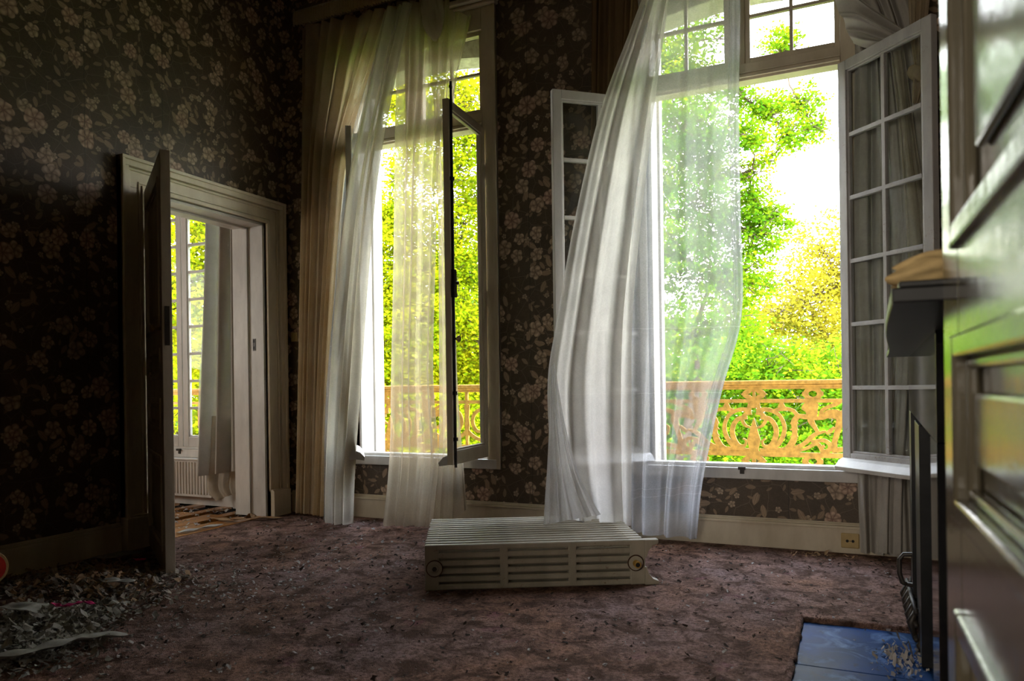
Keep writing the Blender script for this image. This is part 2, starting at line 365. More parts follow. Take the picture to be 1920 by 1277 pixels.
# ------------------------------------------------------------------ room shell
CEIL = 4.05; XR = 4.75; YF = -4.62; WT = 0.34; HX = -3.0
W1 = (0.62, 1.725); W2 = (2.84, 3.94); W3 = (-1.75, -0.56)
ZB, ZT = 0.40, 3.42
def wall_with_holes(x0, x1, z0, z1, holes, ya, yb, mb):
    xs = sorted({x0, x1, *[h[0] for h in holes], *[h[1] for h in holes]})
    for a, b_ in zip(xs[:-1], xs[1:]):
        hh = [h for h in holes if h[0] <= a+1e-6 and h[1] >= b_-1e-6]
        if hh:
            h = hh[0]; mb.box(a, b_, ya, yb, z0, h[2]); mb.box(a, b_, ya, yb, h[3], z1)
        else: mb.box(a, b_, ya, yb, z0, z1)
mb = MB(); wall_with_holes(0, XR, 0, CEIL, [(*W1, ZB, ZT), (*W2, ZB, ZT)], 0.0, WT, mb)
mb.build('wall_back', m_wpB, kind='structure')
mb = MB(); wall_with_holes(HX, -0.30, 0, CEIL, [(*W3, ZB, ZT)], 0.0, WT, mb); mb.build('wall_side_room', m_orange, kind='structure')
mb = MB(); mb.box(-.30, 0, WT, 0, 0, CEIL); mb.build('wall_corner', m_plaster, kind='structure')
D1 = (-1.29, -0.245); DT = 2.19
mb = MB(); mb.box(-.30, 0, D1[1], 0, 0, CEIL); mb.box(-.30, 0, D1[0], D1[1], DT, CEIL); mb.box(-.30, 0, YF, D1[0], 0, CEIL)
mb.build('wall_left', m_wpL, kind='structure')
mb = MB(); mb.box(XR, XR+.2, YF, WT, 0, CEIL); mb.build('wall_right', m_wpL, kind='structure')
mb = MB(); mb.box(-.3, 3.0, YF-.2, YF, 0, CEIL); mb.box(4.18, XR+.2, YF-.2, YF, 0, CEIL); mb.box(3.0, 4.18, YF-.2, YF, 2.3, CEIL)
mb.build('wall_front', m_wpB, kind='structure')
# hall behind the camera and side room
mb = MB(); mb.box(1.5, 1.6, -7.2, YF-.2, 0, 3); mb.box(XR+.2, XR+.3, -7.2, YF-.2, 0, 3); mb.box(1.5, XR+.3, -7.3, -7.2, 0, 3); mb.box(1.5, XR+.3, -7.3, YF-.2, 3, 3.1)
mb.build('wall_hall', m_ceil, kind='structure')
mb = MB(); mb.box(HX-.2, HX, -3.6, WT, 0, CEIL); mb.box(HX, -.3, -3.7, -3.6, 0, CEIL); mb.build('wall_side_room_inner', m_orange, kind='structure')
mb = MB(); mb.box(HX-.2, XR+.2, YF-.2, WT, CEIL, CEIL+.2); mb.build('ceiling', m_ceil, kind='structure')
mb = MB(); mb.box(HX-.2, XR+.3, -7.3, WT, -.25, -.02); mb.build('floor', m_soot, kind='structure')
# carpet with a notch for the hearth (laid over the floor slab)
hx0, hy0, hy1 = 3.785, -1.34, -2.98
mb = MB(); mb.box(0, hx0, YF, 0, -.02, 0); mb.box(hx0, XR, hy0, 0, -.02, 0); mb.box(hx0, XR, YF, hy1, -.02, 0); mb.box(1.6, XR+.2, -7.2, YF, -.02, 0)
mb.build('floor_carpet', m_carpet, kind='structure')
# rolled carpet edge round the hearth
e = MB(); rr = random.Random(3)
def edge(p, q):
    n = 60; pts = []
    for i in range(n+1):
        t = i/n; pts.append((p[0]+(q[0]-p[0])*t+rr.uniform(-.004, .004), p[1]+(q[1]-p[1])*t+rr.uniform(-.004, .004), .004+rr.uniform(-.002, .003)))
    e.tube(pts, [0.012+rr.uniform(-.003, .004) for _ in pts], 8)
edge((hx0-.004, hy1), (hx0-.004, hy0+.004)); edge((hx0-.004, hy0+.004), (4.24, hy0+.03))
e.build('trim_1', m_carpet, kind='structure', smooth=True)
# hearth slabs
hs = thing('hearth', (4.2, -2.1, -.02), 'glossy hearth slabs with a blue sky reflection painted in, set flush in the carpet before the black fireplace', 'hearth')
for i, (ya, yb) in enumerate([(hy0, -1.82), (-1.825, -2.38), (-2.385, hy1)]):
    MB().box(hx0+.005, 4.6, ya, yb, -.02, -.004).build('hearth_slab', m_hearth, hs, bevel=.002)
# side-room parquet planks
fl = thing('floor_side', (-1.5, -1, -.02), kind='structure')
k = 0
for i in range(30):
    x1 = -.02-i*.098; y = 0.0-(i % 3)*.33; 
    while y > -3.6:
        L = 1.0 if y > -3 else .6
        ya = max(y-L, -3.6)
        dz = rr.uniform(-.0015, .001)
        MB().box(x1-.096, x1, ya+.001, y-.001, -.02, .001+dz).build('plank', m_parq, fl); y = ya
MB().box(-.02, 0.0, D1[0], D1[1], -.02, .004).build('trim_2', m_parq, kind='structure')

# baseboards -------------------------------------------------------
def baseboard(name, segs, mat=m_trim):
    mb = MB()
    for (x0, y0, x1, y1, nx, ny) in segs:    # run on wall line with outward normal
        def strip(d, z0, z1):
            mb.box(min(x0, x1, x0+nx*d, x1+nx*d), max(x0, x1, x0+nx*d, x1+nx*d), min(y0, y1, y0+ny*d, y1+ny*d), max(y0, y1, y0+ny*d, y1+ny*d), z0, z1)
        strip(.022, 0, .135); strip(.030, .135, .150); strip(.018, .150, .160); strip(.012, .160, .168)
    return mb.build(name, mat, kind='structure', bevel=.003)
baseboard('baseboard_back', [(.03, 0, XR, 0, 0, -1)])
baseboard('baseboard_left', [(0, YF, 0, -1.475, 1, 0)])
baseboard('baseboard_side', [(-3, 0, -.3, 0, 0, -1)], m_trimw)
MB().box(-.53, -.3, -.07, 0, 0, .20).box(-.54, -.3, -.085, 0, .17, .2).build('trim_3', m_trimw, kind='structure', bevel=.003)

# ------------------------------------------------------------------ windows
def window(n, W, opening_fan=True):
    """fixed parts: lining boards, frame, transom, fanlights"""
    x0, x1 = W; xm = (x0+x1)/2
    root = thing('window_%d' % n, (xm, 0, ZB), kind='structure')
    f = MB()
    f.box(x0-.105, x0, -.022, .06, ZB-.01, ZT+.10).box(x1, x1+.105, -.022, .06, ZB-.01, ZT+.10)     # casings
    f.box(x0-.105, x0-.075, -.032, 0, ZB-.01, ZT+.10).box(x1+.075, x1+.105, -.032, 0, ZB-.01, ZT+.10)
    f.box(x0, x1, -.022, .06, ZT-.05, ZT+.10)
    f.build('frame', m_trim if n < 3 else m_trimw, root, bevel=.004)
    MB().box(x0-.12, x1+.12, -.05, .02, ZT+.10, ZT+.125).box(x0-.13, x1+.13, -.075, .02, ZT+.125, ZT+.16).build('cornice', m_trim, root, bevel=.008)
    s = MB().box(x0-.105, x1+.105, -.03, .06, ZB-.01, ZB+.055).box(x0-.01, x1+.01, .0, .09, ZB+.055, ZB+.075).box(x0, x1, .09, WT+.03, ZB-.02, ZB+.03)
    s.build('sill', m_trimw, root, bevel=.004)
    MB().box(xm-.012, xm+.012, -.036, -.028, ZB+.02, ZB+.045).box(xm-.02, xm+.02, -.05, -.03, ZB+.045, ZB+.062).build('bolt_keeper', m_iron, root)
    t = MB().box(x0, x1, -.03, .06, 2.70, 2.80).box(x0, x1, -.045, .0, 2.715, 2.728).box(x0, x1, -.04, .0, 2.74, 2.75)
    t.build('transom_bar', m_trim, root, bevel=.003)
    MB().box(x0, x0+.02, .06, WT+.02, ZB, ZT).box(x1-.004, x1+.0, .06, WT+.02, ZB, ZT).box(x0, x0+.035, .22, .27, ZB, ZT).build('reveal_lining', m_trimw, root, bevel=.002)
    # fanlights: two glazed lights of 2 x 2 panes
    MB().box(xm-.045, xm+.045, -.015, .05, 2.80, ZT-.05).build('mullion', m_trim, root, bevel=.004)
    for (a, b_) in ((x0, xm-.045), (xm+.045, x1)):
        s = MB(); fr = .028; za, zb = 2.80, ZT-.05
        s.box(a, a+fr, 0, .045, za, zb).box(b_-fr, b_, 0, .045, za, zb).box(a+fr, b_-fr, 0, .045, za, za+fr+.01).box(a+fr, b_-fr, 0, .045, zb-fr, zb)
        so_ = s.build('fanlight', m_trim, root, bevel=.003)
        m = MB(); xc = (a+b_)/2; zc = (za+zb)/2
        m.box(xc-.009, xc+.009, .01, .035, za+fr, zb-fr); m.build('muntin', m_trim, so_)
        MB().box(a+fr, b_-fr, .0101, .0349, zc-.009, zc+.009).build('muntin', m_trim, so_)
        for p, q in ((a+fr, xc-.009), (xc+.009, b_-fr)):
            for r, t_ in ((za+fr+.01, zc-.009), (zc+.009, zb-fr)):
                MB().box(p, q, .020, .023, r, t_).build('pane', m_glassd, so_)
    # outer stone lintel, slightly arched
    poly = [(x0-.0, ZT), (x1+.0, ZT)]+[(x1-(x1-x0)*i/12, ZT-.15+.06*math.sin(PI*i/12)) for i in range(13)]
    MB().prism(poly, .2, WT+.05, 'Y').build('stone_lintel', m_plaster, root)
    return root
win1 = window(1, W1); win2 = window(2, W2); win3 = window(3, W3)

def sash(root, hx, hy, ang, width, side, cols, rows, drip=True, hardware=None, mat=None, z0=.475, z1=2.695):
    """leaf from hinge along local +x; inner face at local -y*side"""
    mat = mat or m_trimw; T = RZ(hx, hy, ang); th = .040; st = .055; br = .085
    s = MB()
    ya, yb = -th/2, th/2
    s.box(0, st, ya, yb, z0, z1, T).box(width-st, width, ya, yb, z0, z1, T).box(st, width-st, ya, yb, z0, z0+br, T).box(st, width-st, ya, yb, z1-st, z1, T)
    s.box(st, st+.012, ya+.008, yb-.008, z0+br, z1-st, T).box(width-st-.012, width-st, ya+.008, yb-.008, z0+br, z1-st, T)
    s.box(st, width-st, ya+.008, yb-.008, z0+br, z0+br+.012, T).box(st, width-st, ya+.008, yb-.008, z1-st-.012, z1-st, T)
    o = s.build('sash', mat, root, bevel=.003)
    a, b_ = st+.012, width-st-.012; c, d = z0+br+.012, z1-st-.012; mw = .011
    for i in range(1, cols):
        x = a+(b_-a)*i/cols; MB().box(x-mw, x+mw, -.013, .013, c, d, T).build('muntin', mat, o, bevel=.002)
    for j in range(1, rows):
        z = c+(d-c)*j/rows; MB().box(a, b_, -.0131, .0131, z-mw, z+mw, T).build('muntin', mat, o, bevel=.002)
    for i in range(cols):
        for j in range(rows):
            xa = a+(b_-a)*i/cols+(mw if i else 0); xb = a+(b_-a)*(i+1)/cols-(mw if i < cols-1 else 0)
            za = c+(d-c)*j/rows+(mw if j else 0); zb = c+(d-c)*(j+1)/rows-(mw if j < rows-1 else 0)
            MB().box(xa, xb, -.0015, .0015, za, zb, T).build('pane', m_glass, o)
    if drip:
        prof = [(0, 0), (.055*side, -.010), (.060*side, .012), (.030*side, .045), (0, .058)]
        v = []; 
        for x in (.0, width): v += [(x, (th/2*side)+p, z0+q) for p, q in prof]
        n = len(prof); f = [tuple(range(n)), tuple(range(n, 2*n))]+[(i, (i+1) % n, (i+1) % n+n, i+n) for i in range(n)]
        MB().add(v, f, T).build('drip_rail', m_trimw, o, bevel=.002)
    return o, T
LW = .565
s1, T1 = sash(win1, 1.725, -.03, R_(-86), LW, -1, 1, 1, mat=m_trim)
s1b, T1b = sash(win1, .62, -.03, R_(-53), LW, 1, 1, 1)
s2, T2 = sash(win2, 3.94, -.03, R_(-45), LW+.02, -1, 2, 6, mat=m_sash)
s2b, T2b = sash(win2, 2.84, -.03, R_(-139), LW+.035, 1, 2, 6)
# window 3 leaves closed
sash(win3, -.56, .03, PI, .59, -1, 2, 9, drip=False); sash(win3, -1.75, .03, 0, .59, 1, 2, 9, drip=False)
# espagnolette rod, case and knob on the free stile of window 1
x_ = LW-.022
MB().tube([(x_, .028, .46), (x_, .028, 2.80)], .0085, 8, T1).box(x_-.012, x_+.012, .02, .034, 2.76, 2.775, T1).build('espagnolette_rod', m_iron, s1, smooth=False)
g = MB(); g.prism([(x_-.016, 1.49), (x_+.016, 1.49), (x_+.020, 1.55), (x_+.012, 1.60), (x_+.014, 1.66), (x_-.012, 1.66), (x_-.018, 1.57)], .02, .045, 'Y', T1)
g.tube([(x_, .045, 1.58), (x_-.002, .062, 1.575)], .011, 8, T1).build('lock_case', m_iron, s1, bevel=.003)
MB().tube([(x_, .022, 1.24), (x_, .045, 1.24), (x_, .052, 1.24), (x_, .062, 1.24), (x_, .068, 1.24)], [.008, .006, .016, .021, .014], 14, T1).build('knob', m_brass, s1, smooth=True)
for z in (.62, .9, 2.2): MB().box(x_-.014, x_+.014, .02, .038, z, z+.022, T1).build('rod_guide', m_iron, s1)
for W, o, T in ((win1, s1, T1), (win2, s2, T2)):
    for z in (.75, 1.55, 2.4):
        MB().tube([(-.008, 0, z-.05), (-.008, 0, z+.05)], .009, 8, T).build('hinge', m_iron, o, smooth=True)

# ------------------------------------------------------------------ door 1: casing + open panelled leaf
dr = thing('door_1', (0, (D1[0]+D1[1])/2, 0), kind='structure')
def casing(parent, y0, y1, zt, w=.175):
    mb = MB()
    for (a, b_, d) in ((0, w, .018), (0, .022, .034), (.030, .042, .026), (w-.075, w-.062, .03), (w-.055, w, .045), (w-.02, w, .06)):
        mb.box(0, d, y0-b_, y0-a, 0, zt+a); mb.box(0, d, y1+a, y1+b_, 0, zt+a)
        mb.box(0, d, y0-b_, y1+b_, zt+a, zt+b_)
    mb.build('casing', m_trim, parent, bevel=.003)
    for (p, q) in ((y0-w-.004, y0+.0), (y1, y1+w+.004)):
        MB().box(0, .066, p, q, 0, .19).box(0, .058, p, q, .19, .2).build('plinth_block', m_trim, parent, bevel=.003)
casing(dr, D1[0], D1[1], DT)
MB().box(-.30, .0, D1[1]-.02, D1[1], 0, DT).box(-.30, 0, D1[0], D1[0]+.02, 0, DT).box(-.30, 0, D1[0], D1[1], DT-.02, DT).box(-.17, -.14, D1[1]-.035, D1[1]-.02, 0, DT-.02).box(-.14, -.17, D1[0]+.02, D1[1]-.02, DT-.035, DT-.02).build('jamb_lining', m_trimw, dr, bevel=.002)
MB().box(-.105, -.075, D1[1]-.022, D1[1]-.0195, 1.24, 1.33).build('strike_plate', m_iron, dr)
for z in (1.25, 1.30): MB().box(-.10, -.088, D1[1]-.0235, D1[1]-.021, z, z+.022).build('strike_hole', m_hole, dr)

def panel_door(parent, T, L, H, th, panels, mat, stile=.11, side=1, z0=.012):
    """leaf along +x from hinge; panels [(z0,z1)] recessed with raised mouldings on both faces"""
    s = MB(); s.box(0, stile, -th/2, th/2, z0, H, T).box(L-stile, L, -th/2, th/2, z0, H, T)
    zs = [z0]+[z for p in panels for z in p]+[H]
    for i in range(0, len(zs), 2): s.box(stile, L-stile, -th/2, th/2, zs[i], zs[i+1], T)
    leaf = s.build('leaf', mat, parent, bevel=.003)
    for a, b_ in panels:
        MB().box(stile, L-stile, -th/2+.016, th/2-.016, a, b_, T).build('panel', mat, leaf)
        m = MB(); r = MB()
        for sg in (-1, 1):
            y_out = sg*(th/2+.008); y_in = sg*(th/2-.016)
            for (o_, wd, yy) in ((-.012, .024, y_out), (.012, .012, sg*(th/2-.004))):
                x0, x1, c, d = stile+o_, L-stile-o_, a+o_, b_-o_
                m.box(x0, x0+wd, y_in, yy, c, d, T).box(x1-wd, x1, y_in, yy, c, d, T).box(x0+wd, x1-wd, y_in, yy, c, c+wd, T).box(x0+wd, x1-wd, y_in, yy, d-wd, d, T)
            k = min(.07, (b_-a)*.28)
            r.box(stile+k, L-stile-k, y_in, sg*(th/2-.006), a+k, b_-k, T)
        m.build('panel_moulding', mat, leaf, bevel=.004); r.build('raised_field', mat, leaf, bevel=.006)
    return leaf
hx_, hy_ = .05, -1.285
e_ = PZ(320, 1083, 0); ang1 = math.atan2(e_[1]-hy_, e_[0]-hx_); L1 = min(1.0, math.hypot(e_[1]-hy_, e_[0]-hx_))
TD = RZ(hx_, hy_, ang1)
lf = panel_door(dr, TD, L1, 2.175, .048, [(.13, .60), (.74, .90), (1.02, 1.16), (1.28, 2.05)], m_door)
MB().box(L1-.001, L1+.002, -.012, .012, 1.18, 1.38, TD).build('lock_plate', m_iron, lf)
MB().box(L1+.002, L1+.010, -.007, .007, 1.29, 1.315, TD).build('latch_bolt', m_iron, lf)
MB().tube([(L1-.06, -.024, 1.27), (L1-.06, -.05, 1.27), (L1-.06, -.06, 1.27), (L1-.06, -.075, 1.27)], [.008, .008, .022, .015], 12, TD).build('knob', m_brass, lf, smooth=True)
for z in (.3, 1.1, 1.9): MB().tube([(-.004, .026, z-.05), (-.004, .026, z+.05)], .009, 8, TD).build('hinge', m_iron, lf, smooth=True)

# ------------------------------------------------------------------ door 2: glossy leaf beside the camera
dr2 = thing('door_2', (4.10, YF, 0), kind='structure')
T2d = RZ(4.118, YF+.03, R_(90.8))
lf2 = panel_door(dr2, T2d, abs(YF+.03+3.47), 2.25, .050, [(.12, .695), (.815, .985), (1.10, 2.12)], m_gloss, stile=.12)
for z in (.3, 1.1, 1.9): MB().tube([(.0, .03, z-.05), (.0, .03, z+.05)], .009, 8, T2d).build('hinge', m_iron, lf2, smooth=True)
MB().box(2.82, 3.0, YF, YF+.03, 0, 2.42).box(2.82, 4.36, YF, YF+.03, 2.3, 2.45).box(4.18, 4.36, YF, YF+.03, 0, 2.3).box(2.98, 3.0, YF-.2, YF, 0, 2.3).box(4.18, 4.2, YF-.2, YF, 0, 2.3).build('casing', m_trim, dr2, bevel=.003)

# ------------------------------------------------------------------ fireplace
fp = thing('fireplace', (4.4, -2.1, 0), 'polished black marble fireplace mantelpiece on the right-hand wall', 'fireplace')
zu = 1.045
A_ = PD(1706, 900, 3.0); B_ = PD(1757, 900, 1.4)
ax, ay, bx, by = A_[0], A_[1], B_[0], B_[1]
nl = PZ(1672, 568, zu); fl_ = PZ(1662, 670, zu)
# serpentine shelf
pts = [(fl_[0], fl_[1])]
for i in range(1, 12):
    t = i/12; x = fl_[0]+(nl[0]-fl_[0])*t; y = fl_[1]+(nl[1]-fl_[1])*t
    pts.append((x+.006*math.sin(PI*t*2), y))
pts += [(nl[0], nl[1]), (XR, nl[1]), (XR, fl_[1])]
MB().prism(pts, zu, zu+.018, 'Z').prism([(p[0]+.008 if i < 13 else p[0], p[1]) for i, p in enumerate(pts)], zu+.018, zu+.026, 'Z').build('shelf', m_marbled, fp, bevel=.002)
def front(y0, y1, z0, z1, mat, name, d=0.0, depth=.2, bevel=.002):
    fx = lambda y: ax+(bx-ax)*(y-ay)/(by-ay)+d
    MB().prism([(fx(y0), y0), (fx(y1), y1), (fx(y1)+depth, y1), (fx(y0)+depth, y0)], z0, z1, 'Z').build(name, mat, fp, bevel=bevel)
front(ay, by, .83, zu, m_marble, 'frieze')
front(ay, ay-.22, 0, .83, m_marbled, 'pilaster'); front(by+.22, by, 0, .83, m_marble, 'pilaster')
front(ay+.01, ay-.23, 0, .13, m_marbled, 'pilaster_foot', -.01, .2); front(by+.23, by-.01, 0, .13, m_marbled, 'pilaster_foot', -.01, .2)
front(ay-.22, ay-.62, 0, .80, m_marbled, 'slip', .012, .1); front(by+.28, by+.22, 0, .80, m_marbled, 'slip', .02, .1)
fb = MB(); fb.box(4.72, XR, by+.2, ay-.2, 0, .83).box(4.3, XR, ay-.27, ay-.2, 0, .83).box(4.3, XR, by+.2, by+.27, 0, .83).box(4.3, XR, by+.2, ay-.2, .80, .83)
fb.build('firebox', m_soot, fp)
MB().box(4.36, XR, by, ay, .83, zu).box(4.36, XR, ay-.2, ay, 0, .83).box(4.36, XR, by, by+.2, 0, .83).build('surround', m_marbled, fp)
# fire grate
gy = -1.75
gp = PZ(1722, 1190, 0.0)
fg = thing('fire_basket', (gp[0], gp[1], 0), 'dark iron fire basket with looped front bar beside the hearth', 'fire basket')
gx, gy = gp[0], gp[1]
MB().tube([(gx-.03+.0, gy+.10, .16), (gx-.045, gy+.10, .165), (gx-.055, gy+.10, .20), (gx-.055, gy+.10, .255), (gx-.04, gy+.10, .275), (gx+.02, gy+.10, .28), (gx+.10, gy+.10, .28)], .009, 8).tube([(gx-.03, gy+.10, .16), (gx+.10, gy+.10, .155)], .009, 8).build('front_loop', m_iron, fg, smooth=True)
for i in range(5): MB().tube([(gx-.02+.0*i, gy-.16+.10*i, .03), (gx-.035, gy-.16+.10*i, .09), (gx-.015, gy-.16+.10*i, .14)], [.008, .014, .007], 8).build('bar', m_iron, fg, smooth=True)
for z in (.04, .09, .135): MB().tube([(gx-.02, gy-.2, z), (gx-.02, gy+.28, z)], .008, 8).build('rail', m_iron, fg, smooth=True)
for y in (gy-.19, gy+.27): MB().tube([(gx, y, .0), (gx-.012, y, .02), (gx-.005, y, .04), (gx, y, .15)], [.014, .009, .008, .010], 8).build('leg', m_iron, fg, smooth=True)

# crumpled cloth on the mantel
def crumple(name, pa, size, mat, label, cat, seed, amp=.02, n=26, fold=3.0, group=None, parent=None, kind=None):
    r = np.random.default_rng(seed); u, v = np.meshgrid(np.linspace(-1, 1, n), np.linspace(-1, 1, n))
    ph = r.uniform(0, 6.28, 8); h = np.zeros_like(u)
    for i in range(4):
        a = r.uniform(0, PI); h += np.sin((u*math.cos(a)+v*math.sin(a))*fold*(1+i*.7)+ph[i])/(1+i*.6)
    h = (h-h.min())/(h.max()-h.min())
    X = u*size[0]*(1+.12*np.sin(3*v+ph[4])); Y = v*size[1]*(1+.15*np.sin(2.6*u+ph[5])); Z = .002+h*amp
    V = np.stack([X+pa[0], Y+pa[1], Z+pa[2]], -1).reshape(-1, 3)
    idx = np.arange(n*n).reshape(n, n); F = np.stack([idx[:-1, :-1], idx[1:, :-1], idx[1:, 1:], idx[:-1, 1:]], -1).reshape(-1, 4)
    kw = dict(label=label, cat=cat, group=group, kind=kind); kw = {k: v for k, v in kw.items() if v}
    return raw(name, V, F, mat, parent, smooth=True, **kw)
# bundle: rolled, open-ended linen
cp = PZ(1738, 548, zu+.026)
n1_, n2_ = 48, 26; V = []; 
rr2 = random.Random(5)
for i in range(n2_):
    t = i/(n2_-1)
    for k in range(n1_):
        a = 2*PI*k/n1_
        prof = math.sin(PI*min(1, t*1.15+.12))**.5
        rx = .052*(1-.15*math.sin(a*3+t*4)+.10*math.sin(6*a+9*t)); rz = .028*(1+.24*math.sin(a*2+1+t*5)+.13*math.sin(7*a+3*t))
        V.append((cp[0]-.032+t*.11+.014*math.sin(a+1.2)*(1-t)+.006*math.sin(5*a), cp[1]+.03+math.cos(a)*rx*prof*.8, zu+.027+.021+.006+max(-.0265, math.sin(a)*rz*prof)))
idx = np.arange(n1_*n2_).reshape(n2_, n1_); i2 = np.roll(idx, -1, 1)
F = np.stack([idx[:-1], i2[:-1], i2[1:], idx[1:]], -1).reshape(-1, 4)
cl = thing('folded_cloth', (cp[0], cp[1], zu+.026), 'crumpled beige linen cloth lying on the black mantel shelf', 'cloth')
raw('outer_fold', np.array(V), F, m_cloth, cl, smooth=True)
V2 = [(p[0]+.012, cp[1]+.03+(p[1]-cp[1]-.03)*.72, zu+.048+(p[2]-zu-.048)*.7) for p in V]
raw('inner_fold', np.array(V2), F, m_cloth, cl, smooth=True)

# ------------------------------------------------------------------ radiator lying on its side
p0 = PZ(797, 1110, 0); p1 = PZ(1212, 1097, 0); LR = float(np.hypot(*(p1-p0)[:2])); aR = math.atan2(p1[1]-p0[1], p1[0]-p0[0])
TR = RZ(p0[0], p0[1], aR)
HR = .213; NS = 13
pb = PZ(835, 972, HR); DR = float(np.hypot(*(pb-p0)[:2])); PIT = DR/NS
rad = thing('radiator', (p0[0], p0[1], 0), 'heavy cast-iron column radiator lying flat on the worn carpet', 'radiator')
def section_mesh():
    s = MB(); t = PIT*.31; c = PIT/2
    def slab(x0, x1, z0, z1, tt): s.box(x0, x1, c-tt, c+tt, z0, z1)
    slab(.0, .065, .0, HR, t); slab(LR-.075, LR, .0, HR, t)
    for x in (LR*.355, LR*.665): slab(x-.02, x+.02, 0.01, HR-.01, t)
    n = 6
    for i in range(n):
        z = .014+(HR-.028)*i/(n-1); hh = .0140
        # rounded bar along x
        se = lambda x: math.copysign(abs(x)**.55, x)
        prof = [(se(math.cos(2*PI*k/10+.3))*t*.98, se(math.sin(2*PI*k/10+.3))*hh) for k in range(10)]
        vs = [(x, c+a, z+b_) for x in (.04, LR-.05) for a, b_ in prof]
        s.add(vs, [tuple(range(10)), tuple(range(19, 9, -1))]+[(k, k+10, (k+1) % 10+10, (k+1) % 10) for k in range(10)])
    return s
sm = section_mesh(); sm.v = [tuple(TR @ Vector(p)) for p in sm.v]
sec0 = sm.build('section', m_rad, rad, bevel=.006, smooth=False)
for i in range(1, NS):
    o = sec0.copy(); COL.objects.link(o); o.parent = rad
    d = TR.to_3x3() @ Vector((rr.uniform(-.004, .004), PIT*i, 0)); o.location = sec0.location+d
yy = -.002
zc = HR/2
MB().tube([(.045, .012, zc), (.045, -.004, zc), (.045, -.004, zc)], [.036, .036, .030], 20, TR).tube([(.045, -.004, zc), (.045, -.010, zc)], .020, 20, TR).build('end_plug', m_rad, rad, bevel=.002)
MB().tube([(.045, -.009, zc), (.045, -.016, zc)], .011, 6, TR).build('plug_key', m_iron, rad)
for x_h, r_h in ((.045, .037), (LR-.05, .036)):
    MB().tube([(x_h+r_h*math.cos(a), -.001, zc+r_h*math.sin(a)) for a in np.linspace(0, 2*PI, 29)], .0028, 6, TR).build('rust_ring', m_rust, rad, smooth=True)
MB().tube([(LR-.05, .012, zc), (LR-.05, -.008, zc)], .034, 20, TR).build('end_bush', m_rad, rad, bevel=.002)
MB().tube([(LR-.05, -.006, zc), (LR-.05, -.045, zc)], .016, 10, TR).build('pipe_stub', m_rail, rad)
MB().tube([(LR-.05, -.045, zc), (LR-.05, -.0455, zc)], .011, 10, TR).build('pipe_bore', m_hole, rad)
for x_h in (.045, LR-.05): MB().tube([(x_h, .0, zc), (x_h, DR, zc)], .022, 12, TR).build('header_tube', m_rad, rad)
for yb in (.002, DR-PIT+.002):
    for (za, sgn) in ((.0, 1), (HR, -1)):
        poly = [(LR-.005, za+sgn*.0), (LR+.062, za), (LR+.062, za+sgn*.018), (LR+.035, za+sgn*.028), (LR+.014, za+sgn*.055), (LR+.004, za+sgn*.085), (LR-.005, za+sgn*.085)]
        MB().prism(poly, yb, yb+PIT*.8, 'Y', TR).build('foot', m_rad, rad, bevel=.003)

# panel radiator under the side-room window
pr_ = thing('panel_radiator', (-1.05, -.06, .06), 'white ribbed panel radiator below the side-room window', 'radiator')
MB().box(-1.45, -.74, -.085, -.055, .075, .375).box(-1.46, -.73, -.10, -.03, .375, .39).build('panel', m_trimw, pr_, bevel=.004)
i = 0; x = -1.43
while x < -.76:
    MB().prism([(x, -.085), (x+.007, -.096), (x+.017, -.096), (x+.024, -.085)], .10, .36, 'Z').build('rib', m_trimw, pr_); x += .033
for x_h in (-1.3, -.9): MB().box(x_h, x_h+.03, -.055, 0, .12, .33).build('bracket', m_iron, pr_)

# ------------------------------------------------------------------ sockets
sk = PY(1594, 1014, -.022)
o = thing('wall_socket', (sk[0], -.022, sk[2]), 'yellowed double socket on the right end of the skirting board', 'socket')
MB().box(sk[0]-.046, sk[0]+.046, -.034, -.022, sk[2]-.040, sk[2]+.042).build('faceplate', m_beigepl, o, bevel=.006)
MB().prism([(sk[0]+.036*math.cos(2*PI*k/24)*1.0, sk[2]+.022*math.sin(2*PI*k/24)) for k in range(24)], -.0345, -.032, 'Y').build('recess', m_beigepl, o)
for dx in (-.014, .014): MB().tube([(sk[0]+dx, -.034, sk[2]), (sk[0]+dx, -.0352, sk[2])], .008, 12).build('socket_hole', m_hole, o)
MB().tube([(sk[0], -.034, sk[2]), (sk[0], -.0355, sk[2])], .003, 8).build('screw', m_iron, o)
sw = PY(553, 632, 0)
o = thing('light_switch', (sw[0], 0, sw[2]), 'small yellowed light switch in the corner beside the doorway', 'switch')
MB().box(sw[0]-.030, sw[0]+.030, -.012, 0, sw[2]-.035, sw[2]+.035).build('faceplate', m_beigepl, o, bevel=.004)
MB().box(sw[0]-.016, sw[0]+.016, -.017, -.012, sw[2]-.022, sw[2]+.022).build('rocker', m_beigepl, o, bevel=.002)

